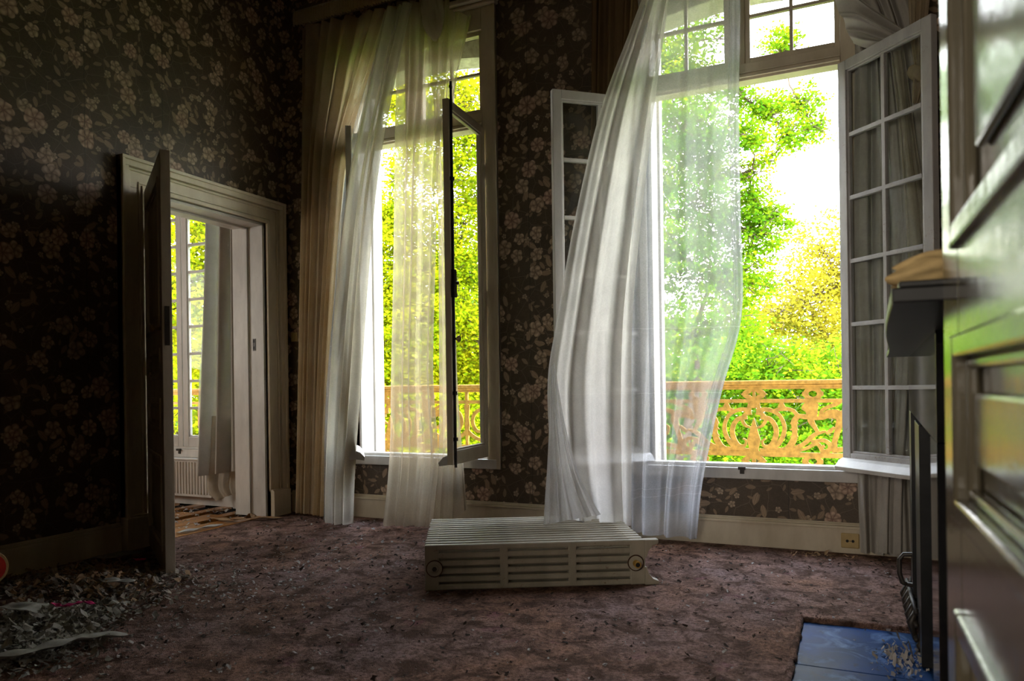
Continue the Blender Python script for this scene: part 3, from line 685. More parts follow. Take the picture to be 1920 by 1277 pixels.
# ------------------------------------------------------------------ curtains
def interp_rows(rows, ts):
    """rows: list of (t, v0..vn) -> smooth (catmull) interpolation"""
    rows = sorted(rows); T = np.array([r[0] for r in rows], float); V = np.array([r[1:] for r in rows], float)
    T = (T-T[0])/(T[-1]-T[0]); out = []
    for k in range(V.shape[1]):
        m = np.gradient(V[:, k], T) if len(T) > 1 else np.zeros(1)
        y = np.empty(len(ts))
        for j, t in enumerate(ts):
            i = min(max(np.searchsorted(T, t, side='right')-1, 0), len(T)-2); h = T[i+1]-T[i]; s = (t-T[i])/h
            y[j] = (2*s**3-3*s**2+1)*V[i, k]+(s**3-2*s**2+s)*h*m[i]+(-2*s**3+3*s**2)*V[i+1, k]+(s**3-s**2)*h*m[i+1]
        out.append(y)
    return out
def sheet(name, mat, parent, rows, folds=8, amp=.03, seed=0, nu=150, nv=90, hem=0.0, sharp=1.0, drift=.6, Yt=None, asp=None, **kw):
    """rows: (order, xL, yL, YL, xR, yR, YR): left/right edge seen at a pixel, standing at depth Y"""
    r = np.random.default_rng(seed); ts = np.linspace(0, 1, nv)
    xL, yL, YL, xR, yR, YR = interp_rows([(i, *q) for i, q in enumerate(rows)] if asp is None else [(a, *q) for a, q in zip(asp, rows)], ts)
    us = np.linspace(0, 1, nu); V = np.zeros((nv, nu, 3))
    ph = r.uniform(0, 6.28, 6); wf = r.uniform(.7, 1.3, 6)
    for j, t in enumerate(ts):
        u = us
        uw = u+.035*np.sin(2*PI*u*1.7+ph[0]+drift*t*2)+.015*np.sin(2*PI*u*4.1+ph[1]+t*drift*3)
        d = np.sin(2*PI*folds*uw+ph[2]+drift*t*1.5)+.45*np.sin(2*PI*folds*1.83*uw+ph[3]-drift*t)+.25*np.sin(2*PI*folds*.47*uw+ph[4]+t*2)
        d = np.sign(d)*np.abs(d)**sharp
        dx = .5*np.cos(2*PI*folds*uw+ph[2]+drift*t*1.5)
        env = np.minimum(1, np.minimum(u, 1-u)*12+.25)
        a = amp(t) if callable(amp) else amp
        px = xL[j]+(xR[j]-xL[j])*u; py = yL[j]+(yR[j]-yL[j])*u; Yc = YL[j]+(YR[j]-YL[j])*u
        D = Fv[None]+R2[None]*((px-960)/FPX)[:, None]-U2[None]*((py-CYP)/FPX)[:, None]
        k = (Yc-CAM[1])/D[:, 1]; P = CAM[None]+D*k[:, None]
        P[:, 1] += a*d*env; P[:, 0] += a*.35*dx*env
        V[j] = P
    if hem:
        V[-3:, :, 1] -= hem
    idx = np.arange(nv*nu).reshape(nv, nu); F = np.stack([idx[:-1, :-1], idx[1:, :-1], idx[1:, 1:], idx[:-1, 1:]], -1).reshape(-1, 4)
    VV = V.reshape(-1, 3); VV[:, 2] = np.maximum(VV[:, 2], .004)
    return raw(name, VV, F, mat, parent, smooth=True, **kw)

# window 1 -----------------------------------------------------------
rl = PY(557, 35, -.15); 
c1 = thing('curtain', (.35, -.12, 0), 'yellowed sheer curtain hanging left of the first window, swept to the wall', 'curtain')
sheet('curtain_panel', m_ochre, c1, [(566, 52, -.12, 745, 10, -.12), (566, 160, -.12, 695, 160, -.13), (565, 300, -.12, 652, 300, -.14), (563, 480, -.13, 636, 480, -.15), (560, 700, -.13, 622, 700, -.15), (556, 960, -.13, 612, 968, -.15)], folds=7, amp=.028, seed=1, sharp=.9)
c2 = thing('curtain', (.7, -.3, 0), 'long grey-white sheer swag falling to the carpet, second from the left', 'curtain')
sheet('curtain_panel', m_greige, c2, [(722, 20, -.18, 772, 5, -.18), (690, 160, -.36, 738, 160, -.34), (655, 330, -.54, 708, 330, -.5), (632, 520, -.56, 690, 520, -.52), (617, 720, -.56, 676, 720, -.52), (610, 880, -.5, 664, 880, -.46), (609, 978, -.36, 660, 990, -.3)], folds=3.3, amp=.03, seed=4, sharp=.8)
sheet('curtain_edge', m_sheer, c2, [(735, 20, -.1, 778, 5, -.1), (668, 230, -.14, 722, 200, -.14), (640, 400, -.15, 700, 400, -.15), (628, 560, -.2, 668, 560, -.2), (612, 760, -.24, 634, 760, -.24), (608, 978, -.26, 640, 985, -.26)], folds=2.5, amp=.02, seed=9)
c3 = thing('curtain', (1.1, -.25, 0), 'straight cream sheer strip hanging before the open gap of the first window', 'curtain')
sheet('curtain_panel', m_strip, c3, [(742, 5, -.13, 842, 0, -.13), (742, 140, -.13, 836, 140, -.13), (740, 300, -.14, 822, 300, -.14), (738, 500, -.16, 816, 500, -.16), (734, 700, -.2, 812, 700, -.2), (730, 860, -.24, 822, 860, -.22), (718, 985, -.3, 812, 988, -.24)], folds=5, amp=.022, seed=12)
c4 = thing('curtain', (1.6, -.1, 0), 'narrow cream sheer seen behind the glass of the open right sash', 'curtain')
sheet('curtain_panel', m_strip, c4, [(800, 5, -.1, 884, 30, -.1), (812, 160, -.1, 850, 200, -.1), (822, 400, -.1, 850, 400, -.1), (824, 700, -.1, 858, 700, -.1), (822, 850, -.14, 868, 850, -.1), (812, 1000, -.34, 876, 955, -.12)], folds=3, amp=.018, seed=17)
# knotted top
kn = thing('curtain_knot', (1.3, -.16, 3.4), 'bunched knot of pale curtain fabric at the top of the first window', 'curtain knot')
kk = PY(812, 30, -.2)
V = []; 
for i in range(30):
    t = i/29; rr_ = .065*(math.sin(PI*min(1, t*.9+.12))**.7)+.012
    for k in range(36):
        a = 2*PI*k/36; q = rr_*(1+.16*math.sin(5*a+4*t)+.08*math.sin(11*a-7*t))
        V.append((kk[0]+math.cos(a)*q+.03*(t-.5), kk[1]+math.sin(a)*q*.6, kk[2]+.17-.34*t))
idx = np.arange(30*36).reshape(30, 36); i2 = np.roll(idx, -1, 1)
raw('knot_fabric', np.array(V), np.stack([idx[:-1], i2[:-1], i2[1:], idx[1:]], -1).reshape(-1, 4), m_greige, kn, smooth=True)
# pelmet with gathered heading
pm = thing('curtain_pelmet', (1.0, -.16, 3.8), 'ruffled fabric pelmet rail above the first window', 'pelmet')
pA = PY(557, 40, -.16)
MB().box(pA[0], 1.95, -.20, -.02, pA[2]+.040, pA[2]+.056).build('rail_board', m_door, pm, bevel=.003)
nx_ = 700; X_ = np.linspace(pA[0], 1.95, nx_); V = []
for zz, am in ((pA[2]+.04, .006), (pA[2]+.015, .012), (pA[2]-.02, .015), (pA[2]-.055, .018)):
    V.append(np.stack([X_, -.205+am*np.sin((X_-pA[0])*2*PI*42)+.004*np.sin(X_*60), np.full(nx_, zz)+.003*np.sin(X_*90)], -1))
V = np.concatenate(V); idx = np.arange(4*nx_).reshape(4, nx_)
raw('ruffle', V, np.stack([idx[:-1, :-1], idx[1:, :-1], idx[1:, 1:], idx[:-1, 1:]], -1).reshape(-1, 4), m_ochre, pm, smooth=True)
pm2 = thing('curtain_pelmet', (3.4, -.16, 3.8), 'ruffled fabric pelmet rail above the second window', 'pelmet')
MB().box(2.4, 4.6, -.20, -.02, pA[2]+.040, pA[2]+.056).build('rail_board', m_door, pm2, bevel=.003)

# window 2 -----------------------------------------------------------
c5 = thing('curtain', (2.65, -.15, 1.2), 'dark brown drape hanging straight at the left of the second window', 'curtain')
sheet('curtain_panel', m_brown, c5, [(1110, -60, -.09, 1232, -60, -.09), (1109, 200, -.09, 1212, 200, -.09), (1107, 420, -.09, 1190, 420, -.09), (1107, 640, -.09, 1190, 640, -.09)], folds=6, amp=.022, seed=21)
c6 = thing('billowing_curtain', (2.75, -.45, 0), 'large white sheer curtain billowing into the room over the radiator', 'curtain')
sheet('sheer_panel', m_sheer, c6, [(1190, -50, -.12, 1384, -60, -.12), (1200, 60, -.18, 1386, 60, -.16), (1192, 200, -.28, 1384, 200, -.22), (1185, 400, -.42, 1388, 400, -.32), (1184, 590, -.55, 1390, 590, -.40), (1184, 760, -.62, 1352, 740, -.42), (1184, 900, -.66, 1318, 900, -.36), (1184, 1000, -.55, 1306, 1010, -.14)], folds=3.2, amp=lambda t: .008+.022*t*t, seed=31, nu=220, nv=140)
sheet('gathered_side', m_sheer2, c6, [(1222, -50, -.13, 1262, -55, -.12), (1180, 60, -.2, 1246, 60, -.2), (1125, 210, -.32, 1226, 210, -.32), (1080, 400, -.46, 1204, 400, -.44), (1046, 590, -.58, 1187, 590, -.56), (1027, 720, -.66, 1185, 740, -.64), (1036, 870, -.70, 1185, 880, -.68), (1062, 985, -.70, 1184, 985, -.62)], folds=2.6, amp=lambda t: .012+.035*t, seed=33, nu=220, nv=140, sharp=1.0)
sheet('side_hem', m_sheer, c6, [(1362, -60, -.17, 1388, -60, -.17), (1366, 60, -.2, 1388, 60, -.2), (1364, 200, -.26, 1386, 200, -.26), (1370, 400, -.36, 1389, 400, -.35), (1372, 590, -.44, 1391, 590, -.43), (1330, 740, -.46, 1352, 740, -.45), (1298, 900, -.40, 1318, 900, -.39), (1286, 1008, -.2, 1306, 1010, -.18)], folds=1.3, amp=.008, seed=37, nu=30, nv=90)
sheet('hem_curl', m_curl, c6, [(1032, 690, -.70, 1040, 680, -.68), (1030, 780, -.78, 1058, 790, -.74), (1026, 870, -.86, 1082, 880, -.80), (1022, 930, -.92, 1105, 930, -.84), (1019, 984, -.96, 1126, 965, -.86)], folds=5, amp=lambda t: .002+.012*t, seed=35, nu=120, nv=70)
for nm, t0, t1 in (('hem', .0, 1.0),):
    pts = [PZ(1019, 984, HR+.01)]
c7 = thing('tied_curtain', (4.3, -.1, 0), 'grey curtain gathered aside at the right of the second window, behind the open sash', 'curtain')
sheet('curtain_panel', m_grey, c7, [(1560, -20, -.08, 1700, -60, -.10), (1600, 60, -.08, 1735, 60, -.10), (1602, 200, -.062, 1752, 160, -.11), (1602, 450, -.062, 1756, 400, -.11), (1606, 700, -.062, 1760, 700, -.11), (1608, 890, -.07, 1765, 900, -.1), (1614, 1036, -.08, 1770, 1050, -.12)], folds=4.4, amp=.028, seed=41, nu=220, nv=110, sharp=.85, drift=2.4)
sheet('front_fold', m_grey, c7, [(1640, 84, -.12, 1676, 84, -.13), (1648, 260, -.12, 1700, 240, -.16), (1656, 480, -.12, 1716, 460, -.17), (1650, 700, -.12, 1704, 690, -.16), (1644, 900, -.12, 1692, 900, -.15), (1642, 1035, -.13, 1690, 1040, -.15)], folds=1.8, amp=.016, seed=42, nu=110, nv=90, sharp=.8, drift=1.5)
sheet('front_fold', m_greige, c7, [(1668, 84, -.17, 1694, 84, -.17), (1688, 260, -.18, 1716, 250, -.2), (1702, 480, -.2, 1748, 470, -.2), (1712, 700, -.2, 1754, 700, -.2), (1716, 880, -.18, 1756, 880, -.2)], folds=1.5, amp=.018, seed=43, nu=90, nv=90, sharp=.8, drift=1.5)
sheet('swag', m_grey, c7, [(1556, -16, -.12, 1600, 82, -.13), (1592, -18, -.15, 1622, 90, -.18), (1630, 10, -.18, 1650, 92, -.2), (1690, 52, -.2, 1688, 96, -.2)], folds=2.6, amp=.02, seed=44, nu=90, nv=60)
c8 = thing('knotted_drape', (4.4, -.12, 2.2), 'brown drape with a tied knot near the ceiling at the far right', 'curtain')
sheet('drape_panel', m_ochre, c8, [(1700, -80, -.22, 1752, -90, -.22), (1706, 60, -.22, 1738, 50, -.22), (1714, 125, -.22, 1728, 125, -.22), (1712, 150, -.22, 1738, 150, -.22), (1710, 195, -.22, 1724, 195, -.22)], folds=2, amp=.014, seed=48, nu=60, nv=60)
kk = PY(1722, 138, -.22); V = []
for i in range(20):
    t = i/19; q0 = .045*math.sin(PI*t)**.6+.003
    for k in range(24):
        a = 2*PI*k/24; q = q0*(1+.15*math.sin(4*a+5*t)); V.append((kk[0]+.04*(t-.5)+math.cos(a)*q*.9, kk[1]+math.sin(a)*q*.7, kk[2]+.05-.10*t))
idx = np.arange(20*24).reshape(20, 24); i2 = np.roll(idx, -1, 1)
raw('knot', np.array(V), np.stack([idx[:-1], i2[:-1], i2[1:], idx[1:]], -1).reshape(-1, 4), m_ochre, c8, smooth=True)
# side-room curtain
c9 = thing('curtain', (-.6, -.15, .2), 'heavy grey-green curtain hanging beside the side-room window', 'curtain')
sheet('curtain_panel', m_grey, c9, [(393, 300, -.12, 462, 320, -.12), (390, 400, -.12, 468, 420, -.12), (386, 560, -.14, 471, 560, -.12), (380, 740, -.16, 474, 740, -.12), (373, 893, -.18, 477, 878, -.12)], folds=3.4, amp=.05, seed=51, sharp=.8)
sheet('lining_tail', m_greige, c9, [(396, 780, -.12, 452, 780, -.12), (392, 860, -.13, 456, 860, -.12), (388, 915, -.14, 452, 905, -.12), (405, 940, -.14, 450, 920, -.12)], folds=3, amp=.016, seed=53, nu=60, nv=40)
c10 = thing('curtain', (-.9, -.1, .4), 'pale sheer edge over the side-room window glass', 'curtain')
sheet('curtain_panel', m_sheer, c10, [(388, 300, -.06, 400, 320, -.06), (382, 560, -.06, 396, 560, -.06), (372, 740, -.06, 396, 740, -.06), (372, 860, -.06, 396, 860, -.06)], folds=2, amp=.006, seed=55, nu=40, nv=40)

# ------------------------------------------------------------------ balcony and cut-metal railing
RY = .95
MB().box(-4.0, 7.5, WT, RY+.1, -.22, -.08).build('balcony_slab', m_plaster, None, 'pale stone balcony slab running along outside all windows', 'balcony')
rg = thing('balcony_railing', (2, RY, -.08), 'rust-gold cut-iron scrollwork railing along the balcony outside', 'railing')
def CW(cx, cy):
    p = PY(1220+cx/5.053, 690+cy/5.053, RY); return p[0], p[2]
XA, _ = CW(978, 500); _, ZTOP = CW(978, 118)
def S(cx, cy):
    x, z = CW(cx, cy); return x-XA, z
HP = S(2120, 500)[0]
class Fret(MB):
    k = 0
    def ribbon(s, pts, w, closed=False):
        n = len(pts); ws = w if isinstance(w, (list, tuple)) else [w]*n; L = []; Rr = []
        for i in range(n):
            a = pts[i-1] if (i or closed) else pts[0]; b_ = pts[(i+1) % n] if (i < n-1 or closed) else pts[-1]
            dx, dz = b_[0]-a[0], b_[1]-a[1]; l = math.hypot(dx, dz) or 1; nx, nz = -dz/l, dx/l
            L.append((pts[i][0]+nx*ws[i]/2, pts[i][1]+nz*ws[i]/2)); Rr.append((pts[i][0]-nx*ws[i]/2, pts[i][1]-nz*ws[i]/2))
        Fret.k += 1; y0 = -.006-.0002*(Fret.k % 9); y1 = .006+.0002*(Fret.k % 9)
        vs = []
        for a, b_ in zip(L, Rr): vs += [(a[0], y0, a[1]), (b_[0], y0, b_[1]), (b_[0], y1, b_[1]), (a[0], y1, a[1])]
        fs = []; m = n if closed else n-1
        for i in range(m):
            p = 4*i; q = 4*((i+1) % n)
            for c in range(4): fs.append((p+c, p+(c+1) % 4, q+(c+1) % 4, q+c))
        if not closed: fs += [(0, 1, 2, 3), (4*n-4, 4*n-3, 4*n-2, 4*n-1)]
        s.add(vs, fs)
    def sym(s, pts, w, closed=False):
        s.ribbon(pts, w, closed); s.ribbon([(-a, b_) for a, b_ in pts], w, closed)
def cr_(pts, n=8):
    """catmull-rom through points"""
    out = []; P = [pts[0]]+list(pts)+[pts[-1]]
    for i in range(1, len(P)-2):
        for k in range(n):
            t = k/n; o = []
            for c in (0, 1):
                a, b_, c_, d = P[i-1][c], P[i][c], P[i+1][c], P[i+2][c]
                o.append(.5*((2*b_)+(-a+c_)*t+(2*a-5*b_+4*c_-d)*t*t+(-a+3*b_-3*c_+d)*t**3))
            out.append(tuple(o))
    out.append(pts[-1]); return out
U_ = S(1078, 500)[0]/100      # metres per crop pixel
def curve(cps, w):
    p = cr_([S(*c) for c in cps]); 
    if isinstance(w, (list, tuple)):
        n = len(p); ws = [float(np.interp(i/(n-1), np.linspace(0, 1, len(w)), w))*U_ for i in range(n)]
    else: ws = w*U_
    return p, ws
def medallion(f, cx, cy, rx, ry):
    x, z = S(cx, cy); rx *= U_; ry *= U_
    pts = []
    for k in range(32):
        a = 2*PI*k/32; q = .62+.20*abs(math.cos(2*a))
        pts.append((x+rx*q*math.cos(a), z+ry*q*math.sin(a)))
    f.ribbon(pts, rx*.42, True)
    for sx in (-1, 1): f.ribbon([(x+sx*rx*.6, z), (x+sx*rx*.85, z), (x+sx*rx*1.15, z)], [ry*.9, ry*.7, .004])
def build_half():
    f = Fret()
    for cy in (248, 880): medallion(f, 978, cy, 108, 62)
    f.ribbon([S(978, 190), S(978, 310)], 26*U_); f.ribbon([S(978, 800), S(978, 940)], 40*U_)
    f.ribbon([S(978, 290), S(978, 330), S(978, 380)], [70*U_, 110*U_, 130*U_])
    # ring with inner horseshoe and volutes
    p = [(S(978, 580)[0]+300*U_*math.cos(a), S(978, 588)[1]+195*U_*math.sin(a)) for a in np.linspace(PI*.0+.35, -PI/2+.35, 4)]
    for sgn in (1,):
        f.sym(*curve([(1000, 405), (1110, 395), (1210, 440), (1262, 530), (1262, 620), (1215, 710), (1120, 780), (1040, 800)], [46, 40, 36, 40, 44, 56, 80]))
        f.sym(*curve([(1040, 470), (1120, 480), (1175, 540), (1190, 620), (1165, 700), (1120, 745), (1070, 735), (1060, 690), (1090, 672)], [34, 44, 46, 50, 46, 34, 20, 14]))
        f.sym(*curve([(1000, 420), (1060, 440), (1090, 490), (1060, 545), (1010, 565)], [50, 34, 34, 30, 16]))
        f.sym(*curve([(1150, 415), (1240, 388), (1340, 400), (1400, 452), (1490, 460), (1530, 430)], [34, 40, 34, 40, 52, 60]))
        f.sym(*curve([(1240, 330), (1240, 365), (1240, 400)], [30, 70, 36]))
        f.sym(*curve([(1395, 455), (1360, 510), (1365, 600), (1350, 690), (1290, 770), (1200, 805)], [44, 60, 46, 62, 60, 60]))
        for cy in (515, 575, 640): f.sym(*curve([(1320, cy+12), (1360, cy), (1400, cy+12)], [6, 34, 6]))
        f.sym(*curve([(1060, 800), (1220, 790), (1350, 770), (1450, 720), (1520, 660), (1570, 625), (1660, 600)], [60, 70, 50, 40, 46, 36, 20]))
        # side medallions
    for sg in (1, -1):
        for cy in (245, 885):
            x, z = S(1535, cy); pts = [(sg*(x)+62*U_*math.cos(a), z+52*U_*math.sin(a)) for a in np.linspace(0, 2*PI, 25)[:-1]]
            f.ribbon(pts, 46*U_, True); f.ribbon([(sg*x-95*U_, z), (sg*x-60*U_, z)], [40*U_, 50*U_]); f.ribbon([(sg*x+60*U_, z), (sg*x+95*U_, z)], [50*U_, 40*U_])
            f.ribbon([(sg*x, z+40*U_), (sg*x, z+70*U_)], 60*U_); f.ribbon([(sg*x, z-40*U_), (sg*x, z-70*U_)], 60*U_)
    f.sym(*curve([(1535, 320), (1520, 370), (1530, 450), (1520, 500), (1555, 560), (1590, 620)], [110, 130, 90, 60, 40, 30]))
    f.sym(*curve([(1470, 340), (1450, 380), (1490, 410)], [30, 40, 20]))
    f.sym(*curve([(1540, 480), (1620, 470), (1680, 440), (1760, 440), (1800, 480), (1780, 560), (1760, 640), (1740, 720), (1750, 800)], [26, 44, 80, 90, 80, 60, 50, 50, 60]))
    f.sym(*curve([(1610, 480), (1620, 410), (1680, 370), (1750, 345), (1800, 320)], [30, 36, 34, 40, 30]))
    f.sym(*curve([(1520, 700), (1580, 690), (1650, 690), (1700, 730), (1690, 780), (1640, 790), (1620, 755), (1650, 740)], [24, 30, 36, 44, 44, 40, 30, 26]))
    f.sym(*curve([(1660, 620), (1700, 600), (1740, 560)], [24, 40, 20]))
    f.sym(*curve([(1360, 800), (1480, 760), (1580, 720), (1640, 820)], [20, 30, 36, 40]))
    f.sym(*curve([(1780, 440), (1900, 400), (2000, 440), (2040, 540), (1990, 640), (1900, 650), (1870, 580), (1920, 550)], [50, 44, 40, 44, 40, 30, 24, 14]))
    f.sym(*curve([(1760, 780), (1880, 760), (2000, 730), (2120, 640), (2120, 480), (2120, 340)], [50, 40, 40, 46, 50, 70]))
    # spear leaf
    f.ribbon([S(978, 470), S(978, 540), S(978, 620), S(978, 680), S(978, 760), S(978, 830)], [3*U_, 46*U_, 90*U_, 130*U_, 90*U_, 110*U_])
    return f
half = build_half()
panel0 = Fret(); panel0.v = [(p[0]+XA, p[1]+RY, p[2]) for p in half.v]; panel0.f = half.f
P0 = panel0.build('scroll_panel', m_rail, rg)
for kx in (-3, -2, -1, 1, 2):
    o = P0.copy(); COL.objects.link(o); o.parent = rg; o.location = P0.location+Vector((2*HP*kx, 0, 0))
zt = ZTOP
def zc_(cy): return S(978, cy)[1]
MB().box(-4, 7.4, RY-.035, RY+.035, zt-.03, zt).box(-4, 7.4, RY-.025, RY+.025, zt-.042, zt-.03).build('handrail', m_rail, rg, bevel=.006)
for a, b_ in ((155, 203), (295, 330), (790, 835)):
    MB().box(-4, 7.4, RY-.009, RY+.009, zc_(b_), zc_(a)).build('rail_bar', m_rail, rg)
zl = zc_(940)
MB().box(-4, 7.4, RY-.009, RY+.009, zl-.035, zl).build('rail_bar', m_rail, rg)
for kx in (-3, -2, -1, 0, 1, 2):
    x = XA+HP+2*HP*kx; MB().box(x-.012, x+.012, RY-.012, RY+.012, -.08, zt-.04).build('post', m_rail, rg)
# cable outside the side-room window
MB().tube([(-1.02, .30, 1.85), (-.98, .31, 1.55), (-.88, .32, 1.25), (-.80, .32, 1.05), (-.72, .33, .92)], .006, 6).build('cable', m_cable, None, 'thin pale cable sagging outside the side-room window', 'cable', smooth=True)

# ------------------------------------------------------------------ garden beyond
MB().box(-60, 70, 1.2, 90, -4.4, -4.0).build('ground', grass_mat(), None, kind='structure')
def leaves_mesh(name, mat, blobs, size, parent, seed, clump=.16):
    r = np.random.default_rng(seed); C = []
    for (c, rad, n) in blobs:
        nc = max(3, int(n/26)); d = r.normal(size=(nc, 3)); d /= np.linalg.norm(d, axis=1)[:, None]
        q = c+d*(rad*(r.random(nc)**.45))[:, None]*np.array([1, 1, .85])
        k = r.integers(0, nc, n); C.append(q[k]+r.normal(size=(n, 3))*clump*np.array([1, 1, .5]))
    C = np.concatenate(C); n = len(C)
    ax_ = r.normal(size=(n, 3)); ax_[:, 2] *= .5; ax_ /= np.linalg.norm(ax_, axis=1)[:, None]
    nb = r.normal(size=(n, 3)); b2 = np.cross(ax_, nb); b2 /= np.linalg.norm(b2, axis=1)[:, None]
    s = size*(.6+.8*r.random(n))[:, None]
    V = np.stack([C-ax_*s*.5, C+b2*s*.28, C+ax_*s*.5, C-b2*s*.28], 1).reshape(-1, 3)
    F = np.arange(4*n).reshape(n, 4)
    return raw(name, V, F, mat, parent, kind='stuff')
def tree(name, label, base, blobs, mat, size, seed, trunk_r=.16, n_per=9000, clump=.16, twig=True):
    base = Vector(base); t = thing(name, base, label, 'tree', None)
    B = [(np.array(c, float), r_, int(n_per*r_*r_*dn)) for (c, r_, dn) in blobs]
    leaves_mesh('foliage', mat, B, size, t, seed, clump)
    if name == 'distant_tree': t['group'] = 'far trees closing the view'
    rd = random.Random(seed); m = MB()
    cen = sum((Vector(b[0]) for b in B), Vector())/len(B)
    top = min(B, key=lambda q: q[0][2]-.3*q[1]); fork = Vector(top[0])+Vector((0, .3, -.6))
    m.tube([base, base.lerp(fork, .5)+Vector((.12, .05, 0)), fork], [trunk_r, trunk_r*.8, trunk_r*.5], 10); m.build('trunk', m_bark, t, smooth=True)
    m = MB(); done = [(fork, trunk_r*.5)]; todo = [(Vector(c), r_) for c, r_, n in B]
    while todo:
        i, j = min(((i, j) for i in range(len(todo)) for j in range(len(done))), key=lambda ij: (todo[ij[0]][0]-done[ij[1]][0]).length)
        c, r_ = todo.pop(i); q0, w0 = done[j]; w1 = max(w0*.8, .018); done.append((c, w1))
        k1 = q0.lerp(c, .35)+Vector((rd.uniform(-.12, .12), rd.uniform(-.1, .1), rd.uniform(-.12, .12)))*(q0-c).length*.8
        k2 = q0.lerp(c, .7)+Vector((rd.uniform(-.12, .12), rd.uniform(-.1, .1), rd.uniform(-.1, .14)))*(q0-c).length*.8
        m.tube([q0, k1, k2, c], [w0*.7, w0*.6, w1*.7, w1*.6], 6)
        for k in range(16):
            a = rd.uniform(0, 6.28); e2 = c+Vector((math.cos(a)*rd.uniform(.5, 1.1), math.sin(a)*rd.uniform(.4, 1), rd.uniform(-.6, .7)))*r_
            q = k2.lerp(c, rd.random()); h_ = q.lerp(e2, .5)+Vector((rd.uniform(-.1, .1), 0, rd.uniform(-.1, .15)))*r_
            m.tube([q, h_, e2], [.010, .007, .003], 4)
            for _ in range(2):
                e3 = h_.lerp(e2, rd.uniform(.2, .9)); m.tube([e3, e3+Vector((rd.uniform(-.3, .3), rd.uniform(-.2, .2), rd.uniform(-.25, .25)))*r_], [.005, .0025], 4)
    m.build('branches', m_bark, t, smooth=True)
    return t
def BL(u, v, t, r_, d=1.0): return (PD(u, v, t), r_, d)
# nearest tree, its boughs hanging into the second window
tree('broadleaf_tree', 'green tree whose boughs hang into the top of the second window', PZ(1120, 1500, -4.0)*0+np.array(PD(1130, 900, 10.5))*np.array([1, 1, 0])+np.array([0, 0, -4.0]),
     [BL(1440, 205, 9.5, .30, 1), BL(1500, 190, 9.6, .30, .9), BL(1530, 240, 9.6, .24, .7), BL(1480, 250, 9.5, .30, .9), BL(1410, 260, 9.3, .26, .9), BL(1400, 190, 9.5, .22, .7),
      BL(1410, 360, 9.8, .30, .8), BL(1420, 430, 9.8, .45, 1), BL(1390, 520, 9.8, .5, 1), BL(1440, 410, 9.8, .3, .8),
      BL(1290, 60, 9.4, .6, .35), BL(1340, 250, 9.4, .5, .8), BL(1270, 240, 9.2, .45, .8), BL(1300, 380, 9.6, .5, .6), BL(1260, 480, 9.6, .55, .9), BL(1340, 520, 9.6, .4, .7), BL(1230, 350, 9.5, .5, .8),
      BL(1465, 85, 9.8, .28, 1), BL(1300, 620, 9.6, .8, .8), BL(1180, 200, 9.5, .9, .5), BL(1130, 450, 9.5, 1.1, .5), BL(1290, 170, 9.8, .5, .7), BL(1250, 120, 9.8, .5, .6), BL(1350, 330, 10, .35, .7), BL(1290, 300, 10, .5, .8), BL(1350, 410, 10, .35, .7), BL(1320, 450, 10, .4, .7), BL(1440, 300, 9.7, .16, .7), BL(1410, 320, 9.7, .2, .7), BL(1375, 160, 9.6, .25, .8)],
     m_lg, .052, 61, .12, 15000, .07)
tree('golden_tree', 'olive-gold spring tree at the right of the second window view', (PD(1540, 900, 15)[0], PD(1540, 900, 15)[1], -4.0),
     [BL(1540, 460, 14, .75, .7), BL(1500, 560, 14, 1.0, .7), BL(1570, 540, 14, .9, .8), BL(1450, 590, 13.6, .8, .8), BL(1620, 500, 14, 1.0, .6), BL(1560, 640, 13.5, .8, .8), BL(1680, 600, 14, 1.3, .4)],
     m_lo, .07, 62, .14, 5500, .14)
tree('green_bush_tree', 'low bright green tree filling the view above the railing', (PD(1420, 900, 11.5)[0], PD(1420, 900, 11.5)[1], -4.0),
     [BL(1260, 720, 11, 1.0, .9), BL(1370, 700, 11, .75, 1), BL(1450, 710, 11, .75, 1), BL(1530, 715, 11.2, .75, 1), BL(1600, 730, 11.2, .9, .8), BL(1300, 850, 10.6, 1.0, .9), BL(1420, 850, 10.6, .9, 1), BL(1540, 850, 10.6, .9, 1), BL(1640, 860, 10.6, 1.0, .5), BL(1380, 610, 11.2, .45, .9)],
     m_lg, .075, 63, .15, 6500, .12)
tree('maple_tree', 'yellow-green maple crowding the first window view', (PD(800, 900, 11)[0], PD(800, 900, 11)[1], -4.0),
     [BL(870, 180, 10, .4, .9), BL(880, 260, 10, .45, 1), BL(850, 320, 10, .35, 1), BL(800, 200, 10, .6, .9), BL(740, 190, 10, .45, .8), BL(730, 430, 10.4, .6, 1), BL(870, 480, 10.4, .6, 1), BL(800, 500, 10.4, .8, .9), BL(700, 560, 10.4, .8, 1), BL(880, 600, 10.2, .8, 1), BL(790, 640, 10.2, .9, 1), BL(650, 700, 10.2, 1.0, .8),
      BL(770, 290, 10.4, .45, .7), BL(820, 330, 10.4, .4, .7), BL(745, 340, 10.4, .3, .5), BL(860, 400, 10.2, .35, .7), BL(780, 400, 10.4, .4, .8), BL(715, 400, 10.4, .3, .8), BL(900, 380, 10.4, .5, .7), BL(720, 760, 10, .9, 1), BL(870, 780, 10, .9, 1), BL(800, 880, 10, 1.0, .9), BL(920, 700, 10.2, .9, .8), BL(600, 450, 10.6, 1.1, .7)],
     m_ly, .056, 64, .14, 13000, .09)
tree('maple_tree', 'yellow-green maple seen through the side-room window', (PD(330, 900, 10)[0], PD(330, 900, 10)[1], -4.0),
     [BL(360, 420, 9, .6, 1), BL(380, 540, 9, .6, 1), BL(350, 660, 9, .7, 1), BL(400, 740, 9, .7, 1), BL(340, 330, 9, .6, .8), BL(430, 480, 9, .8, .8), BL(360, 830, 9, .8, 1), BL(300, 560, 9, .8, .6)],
     m_ly, .07, 65, .16, 6000, .11)
